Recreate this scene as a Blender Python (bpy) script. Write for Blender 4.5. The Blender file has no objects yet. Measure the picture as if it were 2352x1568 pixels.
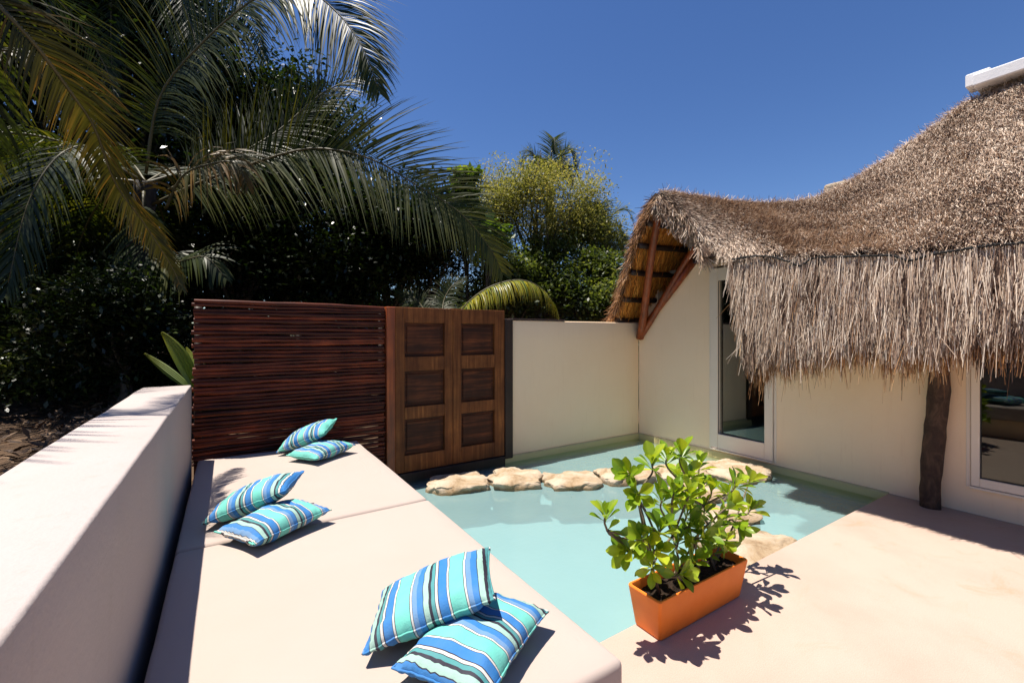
import bpy, bmesh, math, random
import numpy as np
from mathutils import Vector, Matrix, noise

R = random.Random(11)
NR = np.random.default_rng(11)
scene = bpy.context.scene
COL = scene.collection

# ------------------------------------------------------------------ camera
EYE = 1.6
TH = math.radians(32.75)
SN, CS = math.sin(TH), math.cos(TH)
FOC, CX, HZ = 1012.0, 1176.0, 768.0          # a 2352 px wide reading of the photograph
cam = bpy.data.cameras.new('camera')
cam.sensor_width = 36; cam.lens = FOC / 2352 * 36
cam.shift_y = -16 / 2352
cam.clip_start = 0.05; cam.clip_end = 2000
co = bpy.data.objects.new('camera', cam); COL.objects.link(co)
co.location = (0, 0, EYE); co.rotation_euler = (math.pi / 2, 0, -TH)
scene.camera = co

def ray(x, y):
    u = (x - CX) / FOC
    return np.array([SN + u * CS, CS - u * SN, (HZ - y) / FOC])
def pd(x, y, d):
    return np.array([0, 0, EYE]) + d * ray(x, y)
def pX(x, y, X):
    r = ray(x, y); return np.array([0, 0, EYE]) + X / r[0] * r
def pY(x, y, Y):
    r = ray(x, y); return np.array([0, 0, EYE]) + Y / r[1] * r

# ------------------------------------------------------------------ object helpers
ORG = {}
def thing(name, label, cat, loc, group=None):
    o = bpy.data.objects.new(name, None); COL.objects.link(o)
    o.location = loc; o['label'] = label; o['category'] = cat
    if group: o['group'] = group
    ORG[o.name] = np.array(loc, float)
    return o
def tag(o, label=None, cat=None, group=None, kind=None):
    if label: o['label'] = label
    if cat: o['category'] = cat
    if group: o['group'] = group
    if kind: o['kind'] = kind
    return o
def mk(name, V, F, mat, parent=None, smooth=False, attrs=None, org=None):
    """V (n,3) world coordinates; F list of faces or an (m,k) array; linked as one mesh object."""
    V = np.asarray(V, float)
    o0 = ORG[parent.name] if parent is not None else (np.array(org, float) if org is not None else np.zeros(3))
    V = V - o0
    me = bpy.data.meshes.new(name)
    if isinstance(F, np.ndarray):
        m, k = F.shape
        me.vertices.add(len(V)); me.vertices.foreach_set('co', V.astype(np.float32).ravel())
        me.loops.add(m * k); me.loops.foreach_set('vertex_index', F.astype(np.int32).ravel())
        me.polygons.add(m)
        me.polygons.foreach_set('loop_start', np.arange(0, m * k, k, dtype=np.int32))
        me.update(calc_edges=True)
    else:
        me.from_pydata(V.tolist(), [], F); me.update()
    mats = mat if isinstance(mat, (list, tuple)) else [mat]
    for q in mats: me.materials.append(q)
    if smooth: me.polygons.foreach_set('use_smooth', np.ones(len(me.polygons), bool))
    for n, a in (attrs or {}).items():
        at = me.attributes.new(n, 'FLOAT', 'POINT'); at.data.foreach_set('value', np.asarray(a, np.float32))
    o = bpy.data.objects.new(name, me); COL.objects.link(o)
    if parent is not None: o.parent = parent
    else: o.location = o0
    ORG[o.name] = o0
    return o

class MB:
    def __init__(s): s.v = []; s.f = []; s.mi = []
    def add(s, V, F, mi=0):
        b = len(s.v); s.v += [tuple(p) for p in V]; s.f += [tuple(i + b for i in f) for f in F]; s.mi += [mi] * len(F)
    def box(s, x0, x1, y0, y1, z0, z1, mi=0):
        V = [(x, y, z) for z in (z0, z1) for y in (y0, y1) for x in (x0, x1)]
        s.add(V, [(0, 2, 3, 1), (4, 5, 7, 6), (0, 1, 5, 4), (2, 6, 7, 3), (0, 4, 6, 2), (1, 3, 7, 5)], mi)
    def rbox(s, x0, x1, y0, y1, z0, z1, r=.01, seg=2, cuts=0, jit=0, mi=0, bulge=0):
        bm = bmesh.new(); bmesh.ops.create_cube(bm, size=1)
        for v in bm.verts:
            v.co = Vector(((x0 + x1) / 2 + v.co.x * (x1 - x0), (y0 + y1) / 2 + v.co.y * (y1 - y0), (z0 + z1) / 2 + v.co.z * (z1 - z0)))
        bmesh.ops.bevel(bm, geom=list(bm.edges), offset=r, segments=seg, affect='EDGES', profile=.5)
        if cuts:
            for ax, a, b in ((0, x0, x1), (1, y0, y1), (2, z0, z1)):
                n = max(1, int((b - a) / cuts))
                for k in range(1, n):
                    c = Vector((0, 0, 0)); c[ax] = a + (b - a) * k / n
                    nn = Vector((0, 0, 0)); nn[ax] = 1
                    bmesh.ops.bisect_plane(bm, geom=list(bm.verts) + list(bm.edges) + list(bm.faces), plane_co=c, plane_no=nn)
        for v in bm.verts:
            if bulge:
                fx = 1 - (2 * (v.co.x - x0) / (x1 - x0) - 1) ** 4; fy = 1 - (2 * (v.co.y - y0) / (y1 - y0) - 1) ** 4
                if v.co.z > z1 - 1e-4: v.co.z += bulge * max(0, fx) * max(0, fy)
            if jit:
                v.co += noise.noise_vector(v.co * 2.1) * jit + noise.noise_vector(v.co * 9.0) * jit * .25
        bm.verts.ensure_lookup_table()
        s.add([tuple(v.co) for v in bm.verts], [tuple(v.index for v in f.verts) for f in bm.faces], mi); bm.free()
    def tube(s, pts, rad, n=8, mi=0, cap=True, jit=0):
        pts = [Vector(p) for p in pts]; rad = rad if hasattr(rad, '__len__') else [rad] * len(pts)
        V = []; F = []
        ref = None
        for i, p in enumerate(pts):
            t = (pts[min(i + 1, len(pts) - 1)] - pts[max(i - 1, 0)]).normalized()
            if ref is None: ref = Vector((0, 0, 1)) if abs(t.z) < .9 else Vector((1, 0, 0))
            a = t.cross(ref).normalized(); b = a.cross(t).normalized(); ref = b
            for k in range(n):
                an = 2 * math.pi * k / n
                rr = rad[i] * (1 + jit * noise.noise(Vector((math.cos(an) * 1.5, math.sin(an) * 1.5, i * .7)) + p * 3))
                V.append(p + a * math.cos(an) * rr + b * math.sin(an) * rr)
        for i in range(len(pts) - 1):
            for k in range(n):
                F.append((i * n + k, i * n + (k + 1) % n, (i + 1) * n + (k + 1) % n, (i + 1) * n + k))
        if cap:
            F.append(tuple(range(n - 1, -1, -1))); F.append(tuple((len(pts) - 1) * n + k for k in range(n)))
        s.add(V, F, mi)
    def build(s, name, mat, parent=None, smooth=False, org=None):
        o = mk(name, s.v, s.f, mat, parent, smooth, org=org)
        if isinstance(mat, (list, tuple)): o.data.polygons.foreach_set('material_index', np.array(s.mi, np.int32))
        return o
def sharp(o, ang=40):
    o.data.polygons.foreach_set('use_smooth', np.ones(len(o.data.polygons), bool))
    o.data.set_sharp_from_angle(angle=math.radians(ang))
    return o

def catmull(P, n):
    P = np.asarray(P, float); m = len(P)
    Q = np.vstack([2 * P[0] - P[1], P, 2 * P[-1] - P[-2]])
    out = []
    for t in np.linspace(0, m - 1 - 1e-9, n):
        i = int(t); f = t - i
        a, b, c, d = Q[i], Q[i + 1], Q[i + 2], Q[i + 3]
        out.append(.5 * (2 * b + (c - a) * f + (2 * a - 5 * b + 4 * c - d) * f * f + (3 * b - 3 * c + d - a) * f ** 3))
    return np.array(out)

# ------------------------------------------------------------------ materials
def lin(r, g, b):
    return tuple(((c / 255) / 12.92 if c / 255 <= .04045 else (((c / 255) + .055) / 1.055) ** 2.4) for c in (r, g, b)) + (1,)
class NT:
    def __init__(s, name):
        s.m = bpy.data.materials.new(name); s.m.use_nodes = True
        s.t = s.m.node_tree; s.b = s.t.nodes['Principled BSDF']; s.out = s.t.nodes['Material Output']
    def n(s, ty, **kw):
        x = s.t.nodes.new(ty)
        for k, v in kw.items():
            if k in x.inputs.keys() if isinstance(k, str) else False: x.inputs[k].default_value = v
            else: setattr(x, k, v)
        return x
    def l(s, a, b): s.t.links.new(a, b)
    def coord(s, which='Object', scale=(1, 1, 1), rot=(0, 0, 0)):
        tc = s.t.nodes.new('ShaderNodeTexCoord'); mp = s.t.nodes.new('ShaderNodeMapping')
        mp.inputs['Scale'].default_value = scale; mp.inputs['Rotation'].default_value = rot
        s.l(tc.outputs[which], mp.inputs['Vector']); return mp.outputs['Vector']
    def noise(s, vec, scale=5, detail=6, rough=.6, dist=0):
        x = s.t.nodes.new('ShaderNodeTexNoise'); x.inputs['Scale'].default_value = scale
        x.inputs['Detail'].default_value = detail; x.inputs['Roughness'].default_value = rough; x.inputs['Distortion'].default_value = dist
        if vec is not None: s.l(vec, x.inputs['Vector'])
        return x.outputs['Fac']
    def ramp(s, fac, stops, interp='LINEAR'):
        x = s.t.nodes.new('ShaderNodeValToRGB'); cr = x.color_ramp; cr.interpolation = interp
        while len(cr.elements) < len(stops): cr.elements.new(.5)
        for e, (p, c) in zip(cr.elements, stops): e.position = p; e.color = c
        s.l(fac, x.inputs['Fac']); return x.outputs['Color']
    def mix(s, fac, a, b, mode='MIX'):
        x = s.t.nodes.new('ShaderNodeMix'); x.data_type = 'RGBA'; x.blend_type = mode
        for v, i in ((fac, 0), (a, 6), (b, 7)):
            if isinstance(v, (int, float, tuple)): x.inputs[i].default_value = v
            else: s.l(v, x.inputs[i])
        return x.outputs[2]
    def bump(s, h, strength=.3, dist=.01):
        x = s.t.nodes.new('ShaderNodeBump'); x.inputs['Strength'].default_value = strength; x.inputs['Distance'].default_value = dist
        s.l(h, x.inputs['Height']); s.l(x.outputs['Normal'], s.b.inputs['Normal']); return x
    def set(s, **kw):
        for k, v in kw.items():
            i = s.b.inputs[k.replace('_', ' ')]
            if isinstance(v, (int, float, tuple)): i.default_value = v
            else: s.l(v, i)
        return s.m

def plain(name, c1, c2, scale=4, rough=.7, bump=.2, bscale=40, spec=.5, bdist=.01):
    t = NT(name); v = t.coord(); n = t.noise(v, scale); 
    t.set(Base_Color=t.ramp(n, [(.3, c1), (.7, c2)]), Roughness=rough)
    t.b.inputs['Specular IOR Level'].default_value = spec
    if bump: t.bump(t.noise(v, bscale, 8), bump, bdist)
    return t.m

def plaster(name, c, c2, stain=None):
    t = NT(name); v = t.coord()
    big = t.noise(v, 1.3, 8, .65, .4); fine = t.noise(v, 60, 6)
    colr = t.ramp(big, [(.3, c2), (.62, c)])
    if stain:
        st = t.ramp(t.noise(t.coord(scale=(9, 9, .7)), 2.2, 8, .7), [(.56, (0, 0, 0, 1)), (.75, (1, 1, 1, 1))])
        colr = t.mix(t.mix(1.0, st, (.45, .45, .45, 1), 'MULTIPLY'), colr, stain)
    t.set(Base_Color=colr, Roughness=.82); t.b.inputs['Specular IOR Level'].default_value = .25
    h = t.mix(.35, t.noise(v, 6, 4), fine)
    t.bump(h, .42, .014); return t.m

M = {}
M['wall'] = plaster('white_plaster', (.96, .72, .48, 1), (.94, .69, .45, 1), (.84, .58, .36, 1))
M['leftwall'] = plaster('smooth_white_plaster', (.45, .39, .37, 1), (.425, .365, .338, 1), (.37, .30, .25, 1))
M['frame'] = plain('painted_frame', (.86, .72, .58, 1), (.82, .68, .54, 1), rough=.45, bump=.05)
M['plinth'] = plain('wet_plinth', (.46, .36, .19, 1), (.60, .48, .28, 1), 6, .6, .3, 30)

def deck_mat():
    t = NT('polished_concrete'); v = t.coord()
    big = t.noise(v, .9, 8, .6, .3)
    c = t.ramp(big, [(.3, (.44, .316, .255, 1)), (.55, (.49, .373, .311, 1)), (.75, (.505, .39, .329, 1))])
    sv = t.coord(scale=(1, 1.5, 1), rot=(0, 0, .5))
    st = t.ramp(t.noise(sv, 2.3, 10, .72, .8), [(.54, (0, 0, 0, 1)), (.72, (.8, .8, .8, 1))])
    pat = t.ramp(t.noise(v, .8, 2), [(.42, (0, 0, 0, 1)), (.6, (.8, .8, .8, 1))])
    c = t.mix(t.mix(1.0, st, pat, 'MULTIPLY'), c, (.40, .25, .135, 1))
    sp = t.ramp(t.noise(v, 55, 4, .7), [(.69, (0, 0, 0, 1)), (.74, (1, 1, 1, 1))])
    c = t.mix(t.mix(1.0, sp, (.35, .35, .35, 1), 'MULTIPLY'), c, (.42, .30, .22, 1))
    gr = t.ramp(t.noise(v, 210, 3, .8), [(.35, (.84, .83, .82, 1)), (.65, (1.08, 1.08, 1.08, 1))]); c = t.mix(1.0, c, gr, 'MULTIPLY')
    t.set(Base_Color=c, Roughness=.62); t.b.inputs['Specular IOR Level'].default_value = .3
    t.bump(t.mix(.4, t.noise(v, 12, 6), t.noise(v, 120, 5)), .22, .008)
    return t.m
M['deck'] = deck_mat()

def pool_mat():
    t = NT('pool_plaster'); v = t.coord()
    g = t.n('ShaderNodeSeparateXYZ'); t.l(v, g.inputs[0])
    n = t.noise(v, 1.1, 5, .6)
    base = t.ramp(n, [(.3, (.30, .47, .48, 1)), (.7, (.335, .50, .505, 1))])
    mr = t.n('ShaderNodeMapRange'); t.l(g.outputs['Z'], mr.inputs['Value'])
    mr.inputs['From Min'].default_value = -.38; mr.inputs['From Max'].default_value = -.27
    c = t.mix(mr.outputs[0], base, (.60, .50, .24, 1))
    sp = t.ramp(t.noise(v, 26, 3, .6), [(.74, (0, 0, 0, 1)), (.77, (1, 1, 1, 1))])
    c = t.mix(t.mix(1.0, sp, (.25, .25, .25, 1), 'MULTIPLY'), c, (.1, .16, .14, 1))
    t.set(Base_Color=c, Roughness=.7); t.b.inputs['Specular IOR Level'].default_value = .1
    return t.m
M['pool'] = pool_mat()

PX0, PX1, PY0, PY1 = 1.10, 5.585, 1.68, 4.885
def water_mat():
    t = NT('pool_water'); v = t.coord()
    tr = t.n('ShaderNodeBsdfTransparent'); tr.inputs['Color'].default_value = (.86, .97, .97, 1)
    gl = t.n('ShaderNodeBsdfGlossy'); gl.inputs['Roughness'].default_value = .03
    fr = t.n('ShaderNodeFresnel'); fr.inputs['IOR'].default_value = 1.33
    bp = t.n('ShaderNodeBump'); bp.inputs['Strength'].default_value = .25; bp.inputs['Distance'].default_value = .02
    t.l(t.mix(.4, t.noise(v, 7, 3), t.noise(v, 22, 3)), bp.inputs['Height'])
    t.l(bp.outputs[0], gl.inputs['Normal']); t.l(bp.outputs[0], fr.inputs['Normal'])
    mx = t.n('ShaderNodeMixShader'); t.l(fr.outputs[0], mx.inputs[0]); t.l(tr.outputs[0], mx.inputs[1]); t.l(gl.outputs[0], mx.inputs[2])
    df = t.n('ShaderNodeBsdfDiffuse')
    t.l(t.ramp(t.noise(v, .9, 5, .6), [(.3, (.275, .44, .45, 1)), (.7, (.305, .475, .485, 1))]), df.inputs['Color'])
    mk_ = t.n('ShaderNodeMixShader'); g = t.n('ShaderNodeSeparateXYZ'); t.l(v, g.inputs[0])
    def sub(c_, sock):
        x = t.n('ShaderNodeMath', operation='SUBTRACT'); x.inputs[0].default_value = c_; t.l(sock, x.inputs[1]); return x.outputs[0]
    mn = t.n('ShaderNodeMath', operation='MINIMUM'); t.l(sub(PX1, g.outputs['X']), mn.inputs[0]); t.l(sub(PY1, g.outputs['Y']), mn.inputs[1])
    mp = t.n('ShaderNodeMapRange'); mp.interpolation_type = 'SMOOTHSTEP'; t.l(mn.outputs[0], mp.inputs['Value'])
    mp.inputs['From Min'].default_value = .02; mp.inputs['From Max'].default_value = .34; mp.inputs['To Min'].default_value = .06; mp.inputs['To Max'].default_value = .52
    t.l(mp.outputs[0], mk_.inputs[0]); t.l(tr.outputs[0], mk_.inputs[1]); t.l(df.outputs[0], mk_.inputs[2]); t.l(mk_.outputs[0], mx.inputs[1])
    t.l(mx.outputs[0], t.out.inputs['Surface']); return t.m
M['water'] = water_mat()

def glass_mat():
    t = NT('tinted_glass')
    tr = t.n('ShaderNodeBsdfTransparent'); tr.inputs['Color'].default_value = (.42, .45, .42, 1)
    gl = t.n('ShaderNodeBsdfGlossy'); gl.inputs['Roughness'].default_value = .005; gl.inputs['Color'].default_value = (.9, .92, .88, 1)
    fr = t.n('ShaderNodeFresnel'); fr.inputs['IOR'].default_value = 1.65
    mx = t.n('ShaderNodeMixShader'); t.l(fr.outputs[0], mx.inputs[0]); t.l(tr.outputs[0], mx.inputs[1]); t.l(gl.outputs[0], mx.inputs[2])
    t.l(mx.outputs[0], t.out.inputs['Surface']); return t.m
M['glass'] = glass_mat()
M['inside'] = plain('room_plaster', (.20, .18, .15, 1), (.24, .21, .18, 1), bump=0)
M['rubber'] = plain('dark_gasket', (.02, .02, .02, 1), (.03, .03, .03, 1), bump=0)

def wood(name, cols, axis='X', rough=.5, scale=1.0, spec=.5, bump=.35, island=False):
    t = NT(name)
    sc = {'X': (1.2, 26, 26), 'Z': (26, 26, 1.2), 'Y': (26, 1.2, 26)}[axis]
    v = t.coord(scale=tuple(q * scale for q in sc))
    n = t.noise(v, 1.0, 8, .65, .6); big = t.noise(t.coord(), 3.0, 4)
    c = t.ramp(n, [(.25, cols[0]), (.5, cols[1]), (.75, cols[2])])
    c = t.mix(t.ramp(big, [(.35, (0, 0, 0, 1)), (.65, (.7, .7, .7, 1))]), c, cols[0])
    if island:
        g = t.n('ShaderNodeNewGeometry')
        c = t.mix(1.0, c, t.ramp(g.outputs['Random Per Island'], [(0, (.45, .42, .40, 1)), (.6, (1, 1, 1, 1)), (1, (1.7, 1.6, 1.4, 1))]), 'MULTIPLY')
    t.set(Base_Color=c, Roughness=rough); t.b.inputs['Specular IOR Level'].default_value = spec
    t.bump(n, bump, .006); return t.m
M['stick'] = wood('stained_stick', [(.028, .007, .004, 1), (.13, .026, .010, 1), (.30, .066, .022, 1)], 'X', .46, 1.0, .22, .35, True)
M['gate'] = wood('weathered_door_wood', [(.065, .018, .005, 1), (.23, .072, .018, 1), (.44, .165, .042, 1)], 'Z', .6, 1.0, .25, .5)
M['panel'] = wood('dark_door_panel', [(.022, .007, .004, 1), (.075, .021, .008, 1), (.30, .080, .022, 1)], 'X', .6, 1.0, .25, .5)
M['redwood'] = wood('red_timber', [(.10, .020, .005, 1), (.31, .062, .013, 1), (.52, .125, .026, 1)], 'Z', .42)
M['darkwood'] = wood('dark_timber', [(.012, .005, .003, 1), (.03, .012, .007, 1), (.06, .022, .012, 1)], 'Z', .6)

def bark_mat(name, a, b, c):
    t = NT(name); v = t.coord(scale=(1, 1, .45))
    n = t.noise(v, 14, 10, .7, .7); c0 = t.ramp(n, [(.3, a), (.5, b), (.72, c)])
    t.set(Base_Color=c0, Roughness=.85); t.bump(n, .9, .03); return t.m
M['postbark'] = bark_mat('post_bark', (.022, .011, .007, 1), (.065, .034, .021, 1), (.15, .085, .052, 1))
M['palmbark'] = bark_mat('palm_bark', (.010, .008, .006, 1), (.022, .018, .014, 1), (.045, .038, .03, 1))
M['treebark'] = bark_mat('tree_bark', (.03, .024, .018, 1), (.08, .065, .05, 1), (.15, .13, .10, 1))

def attr_mat(name, stops, rough=.6, spec=.3, trans=0, tcol=None, noisy=0):
    t = NT(name); a = t.n('ShaderNodeAttribute'); a.attribute_name = 'tint'
    c = t.ramp(a.outputs['Fac'], stops)
    if noisy:
        c = t.mix(noisy, c, t.ramp(t.noise(t.coord(), 3, 5), [(.3, stops[0][1]), (.7, stops[-1][1])]))
    t.set(Base_Color=c, Roughness=rough); t.b.inputs['Specular IOR Level'].default_value = spec
    if trans:
        tl = t.n('ShaderNodeBsdfTranslucent'); mx = t.n('ShaderNodeMixShader'); mx.inputs[0].default_value = trans
        if tcol: t.l(t.mix(1.0, c, tcol, 'MULTIPLY'), tl.inputs['Color'])
        else: t.l(c, tl.inputs['Color'])
        t.l(t.b.outputs[0], mx.inputs[1]); t.l(tl.outputs[0], mx.inputs[2]); t.l(mx.outputs[0], t.out.inputs['Surface'])
    return t.m
M['straw'] = attr_mat('weathered_straw', [(0, (.05, .022, .012, 1)), (.20, (.22, .13, .085, 1)), (.5, (.45, .32, .225, 1)), (1, (.80, .675, .55, 1))], .65, .35)
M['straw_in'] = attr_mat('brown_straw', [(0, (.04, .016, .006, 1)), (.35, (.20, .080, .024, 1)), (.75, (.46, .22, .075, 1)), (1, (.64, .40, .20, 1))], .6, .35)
M['straw_or'] = attr_mat('orange_straw', [(0, (.09, .026, .004, 1)), (.4, (.62, .20, .028, 1)), (1, (.95, .46, .09, 1))], .6, .3)
M['litter'] = attr_mat('dry_leaf', [(0, (.03, .016, .01, 1)), (.6, (.12, .065, .035, 1)), (1, (.34, .22, .13, 1))], .7, .3)
YL = (3.2, 2.6, .8, 1)
M['palm'] = attr_mat('palm_leaf', [(0, (.006, .012, .003, 1)), (.6, (.020, .034, .007, 1)), (1, (.070, .078, .016, 1))], .45, .24, .30, YL)
M['palm_y'] = attr_mat('yellowing_palm_leaf', [(0, (.018, .022, .005, 1)), (.5, (.045, .046, .010, 1)), (1, (.17, .095, .020, 1))], .45, .24, .26, (2.2, 1.8, .7, 1))
M['palm_young'] = attr_mat('young_palm_leaf', [(0, (.06, .10, .012, 1)), (.6, (.13, .19, .025, 1)), (1, (.30, .28, .05, 1))], .4, .5, .40, (2.2, 2.0, .8, 1))
M['rachis'] = plain('palm_rib', (.045, .042, .012, 1), (.09, .07, .022, 1), 8, .55, 0)
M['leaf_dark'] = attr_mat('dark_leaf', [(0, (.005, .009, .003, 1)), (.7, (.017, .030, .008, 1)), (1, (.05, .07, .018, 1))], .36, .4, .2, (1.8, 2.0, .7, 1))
M['leaf_mid'] = attr_mat('green_leaf', [(0, (.014, .024, .008, 1)), (.6, (.062, .088, .024, 1)), (1, (.19, .21, .06, 1))], .4, .5, .30, (2, 2, .7, 1))
M['leaf_yellow'] = attr_mat('yellow_green_leaf', [(0, (.045, .055, .016, 1)), (.5, (.19, .195, .055, 1)), (1, (.44, .37, .15, 1))], .5, .4, .35, (1.5, 1.5, .7, 1))
M['leaf_big'] = attr_mat('bright_leaf', [(0, (.028, .055, .010, 1)), (.6, (.075, .125, .020, 1)), (1, (.18, .22, .035, 1))], .36, .5, .35, (2, 2, .6, 1))
M['leaf_pot'] = attr_mat('potted_leaf', [(0, (.045, .105, .007, 1)), (.45, (.165, .28, .014, 1)), (1, (.46, .52, .035, 1))], .32, .45, .33, (1.9, 1.7, .6, 1))
M['stem'] = plain('plant_stem', (.10, .075, .05, 1), (.20, .15, .09, 1), 20, .7, .3)

def thatch_mat(name, a, b, c):
    t = NT(name); v = t.coord(scale=(4, 4, 1.2))
    n = t.noise(v, 18, 10, .75, .3)
    t.set(Base_Color=t.ramp(n, [(.3, a), (.5, b), (.7, c)]), Roughness=.9); t.bump(n, .9, .04); return t.m
M['thatch'] = thatch_mat('thatch_bed', (.02, .010, .006, 1), (.07, .038, .022, 1), (.15, .09, .055, 1))
M['lining'] = thatch_mat('thatch_lining', (.10, .035, .008, 1), (.38, .15, .032, 1), (.62, .30, .08, 1))
M['rope'] = plain('black_rope', (.008, .007, .007, 1), (.02, .018, .016, 1), 60, .9, .6, 90)
M['beam'] = plain('white_concrete', (.78, .77, .78, 1), (.70, .69, .70, 1), 3, .8, .2)

def fabric(name, c, c2):
    t = NT(name); v = t.coord()
    t.set(Base_Color=t.ramp(t.noise(v, 2.0, 5), [(.3, c2), (.7, c)]), Roughness=.85); t.b.inputs['Specular IOR Level'].default_value = .2
    t.b.inputs['Sheen Weight'].default_value = .1
    wv = t.n('ShaderNodeTexWave'); wv.inputs['Scale'].default_value = 140; t.l(v, wv.inputs['Vector'])
    h = t.mix(.8, wv.outputs['Fac'], t.mix(.5, t.noise(t.coord(scale=(1, 2.4, 1), rot=(0, 0, .6)), 3.0, 5, .6, .8), t.noise(v, 11, 4)))
    t.bump(h, .42, .02); return t.m
M['mattress'] = fabric('cream_canvas', (.50, .412, .362, 1), (.485, .395, .342, 1))

def stone_mat():
    t = NT('limestone'); v = t.coord()
    n = t.noise(v, 3.2, 12, .72, .5); f = t.noise(v, 22, 10, .75)
    c = t.ramp(n, [(.28, (.20, .12, .06, 1)), (.42, (.40, .29, .18, 1)), (.58, (.54, .445, .335, 1)), (.8, (.60, .51, .41, 1))])
    pit = t.ramp(f, [(.30, (1, 1, 1, 1)), (.40, (0, 0, 0, 1))])
    c = t.mix(t.mix(1.0, pit, (.6, .6, .6, 1), 'MULTIPLY'), c, (.16, .09, .05, 1))
    g = t.n('ShaderNodeSeparateXYZ'); t.l(v, g.inputs[0])
    ad = t.n('ShaderNodeMath', operation='MULTIPLY_ADD'); ad.inputs[1].default_value = .05; t.l(n, ad.inputs[0]); t.l(g.outputs['Z'], ad.inputs[2])
    wet = t.n('ShaderNodeMapRange'); t.l(ad.outputs[0], wet.inputs['Value'])
    wet.inputs['From Min'].default_value = .385; wet.inputs['From Max'].default_value = .425; wet.inputs['To Min'].default_value = .75; wet.inputs['To Max'].default_value = 0
    c = t.mix(wet.outputs[0], c, (.20, .13, .055, 1))
    t.set(Base_Color=c, Roughness=.85); t.b.inputs['Specular IOR Level'].default_value = .25
    t.bump(t.mix(.5, n, f), 1.0, .04); return t.m
M['stone'] = stone_mat()

def terracotta():
    t = NT('orange_terracotta'); v = t.coord()
    n = t.noise(v, 5, 8, .65); f = t.noise(v, 90, 5)
    c = t.ramp(n, [(.3, (.82, .185, .018, 1)), (.7, (.90, .24, .030, 1))])
    sp = t.ramp(f, [(.70, (0, 0, 0, 1)), (.75, (.5, .5, .5, 1))]); c = t.mix(sp, c, (.25, .08, .03, 1))
    t.set(Base_Color=c, Roughness=.55); t.b.inputs['Specular IOR Level'].default_value = .35; t.bump(f, .12, .004); return t.m
M['pot'] = terracotta()
M['soil'] = plain('potting_soil', (.012, .008, .005, 1), (.05, .03, .02, 1), 30, .95, .9, 60, .2, .03)
M['earth'] = plain('garden_earth', (.05, .032, .02, 1), (.16, .10, .06, 1), 4, .95, .9, 20, .2, .05)
M['farground'] = plain('far_ground', (.05, .06, .03, 1), (.10, .09, .05, 1), .2, .95, .3, 4)

# ------------------------------------------------------------------ ground, deck, pool
b = MB(); b.add([(-400, -400, -.7), (400, -400, -.7), (400, 400, -.7), (-400, 400, -.7)], [(0, 1, 2, 3)])
tag(b.build('ground', M['farground']), kind='structure')
DX1 = 5.6                                        # house wall plane
PX0, PX1, PY0, PY1 = 1.10, 5.585, 1.68, 4.885      # pool
WZ = -.075
b = MB()
b.box(-.28, 5.6, -9, PY0, -.7, 0)
b.box(-.28, PX0, PY0, 4.9, -.7, -.004)
tag(b.build('deck', M['deck']), kind='structure')
# pool basin: floor and sides with a sloped cove
b = MB(); zf = -.42
i = .10
ring0 = [(PX0, PY0, -.008), (PX1, PY0, -.008), (PX1, PY1, -.008), (PX0, PY1, -.008)]
j_ = .24
ring1 = [(PX0 + .02, PY0 + .02, -.16), (PX1 - .02, PY0 + .02, -.16), (PX1 - .02, PY1 - .02, -.16), (PX0 + .02, PY1 - .02, -.16)]
ring2 = [(PX0 + j_ * .5, PY0 + .06, -.26), (PX1 - j_, PY0 + .06, -.26), (PX1 - j_, PY1 - j_, -.26), (PX0 + j_ * .5, PY1 - j_, -.26)]
ring3 = [(PX0 + 2.2 * i, PY0 + 2.2 * i, zf), (PX1 - 2.2 * i, PY0 + 2.2 * i, zf), (PX1 - 2.2 * i, PY1 - 2.2 * i, zf), (PX0 + 2.2 * i, PY1 - 2.2 * i, zf)]
V = ring0 + ring1 + ring2 + ring3; F = []
for k in range(3):
    for j in range(4): F.append((k * 4 + j, (k + 1) * 4 + j, (k + 1) * 4 + (j + 1) % 4, k * 4 + (j + 1) % 4))
F.append((12, 13, 14, 15)); b.add(V, F)
tag(b.build('pool_basin', M['pool']), kind='structure')
b = MB(); b.add([(PX0 + .002, PY0 + .002, WZ), (PX1 - .002, PY0 + .002, WZ), (PX1 - .002, PY1 - .002, WZ), (PX0 + .002, PY1 - .002, WZ)], [(0, 1, 2, 3)])
tag(b.build('water', M['water']), kind='structure')

# garden ground outside the walls
def terrain(name, x0, x1, y0, y1, z, st, mat, amp):
    nx = int((x1 - x0) / st) + 1; ny = int((y1 - y0) / st) + 1
    V = []; F = []
    for j in range(ny):
        for k in range(nx):
            x = x0 + (x1 - x0) * k / (nx - 1); y = y0 + (y1 - y0) * j / (ny - 1)
            zz = z(x, y) + amp * noise.noise(Vector((x * 1.3, y * 1.3, 3)))
            V.append((x, y, zz))
    for j in range(ny - 1):
        for k in range(nx - 1): F.append((j * nx + k, j * nx + k + 1, (j + 1) * nx + k + 1, (j + 1) * nx + k))
    return mk(name, V, F, mat, None, True)
tag(terrain('garden_ground', -30, -.60, -6, 40, lambda x, y: .50 + .25 * max(0, 1 - abs(x + .6) / 1.2), .3, M['earth'], .06), kind='structure')
tag(terrain('jungle_ground', -.60, 30, 5.2, 40, lambda x, y: .1, .6, M['earth'], .1), kind='structure')

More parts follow.
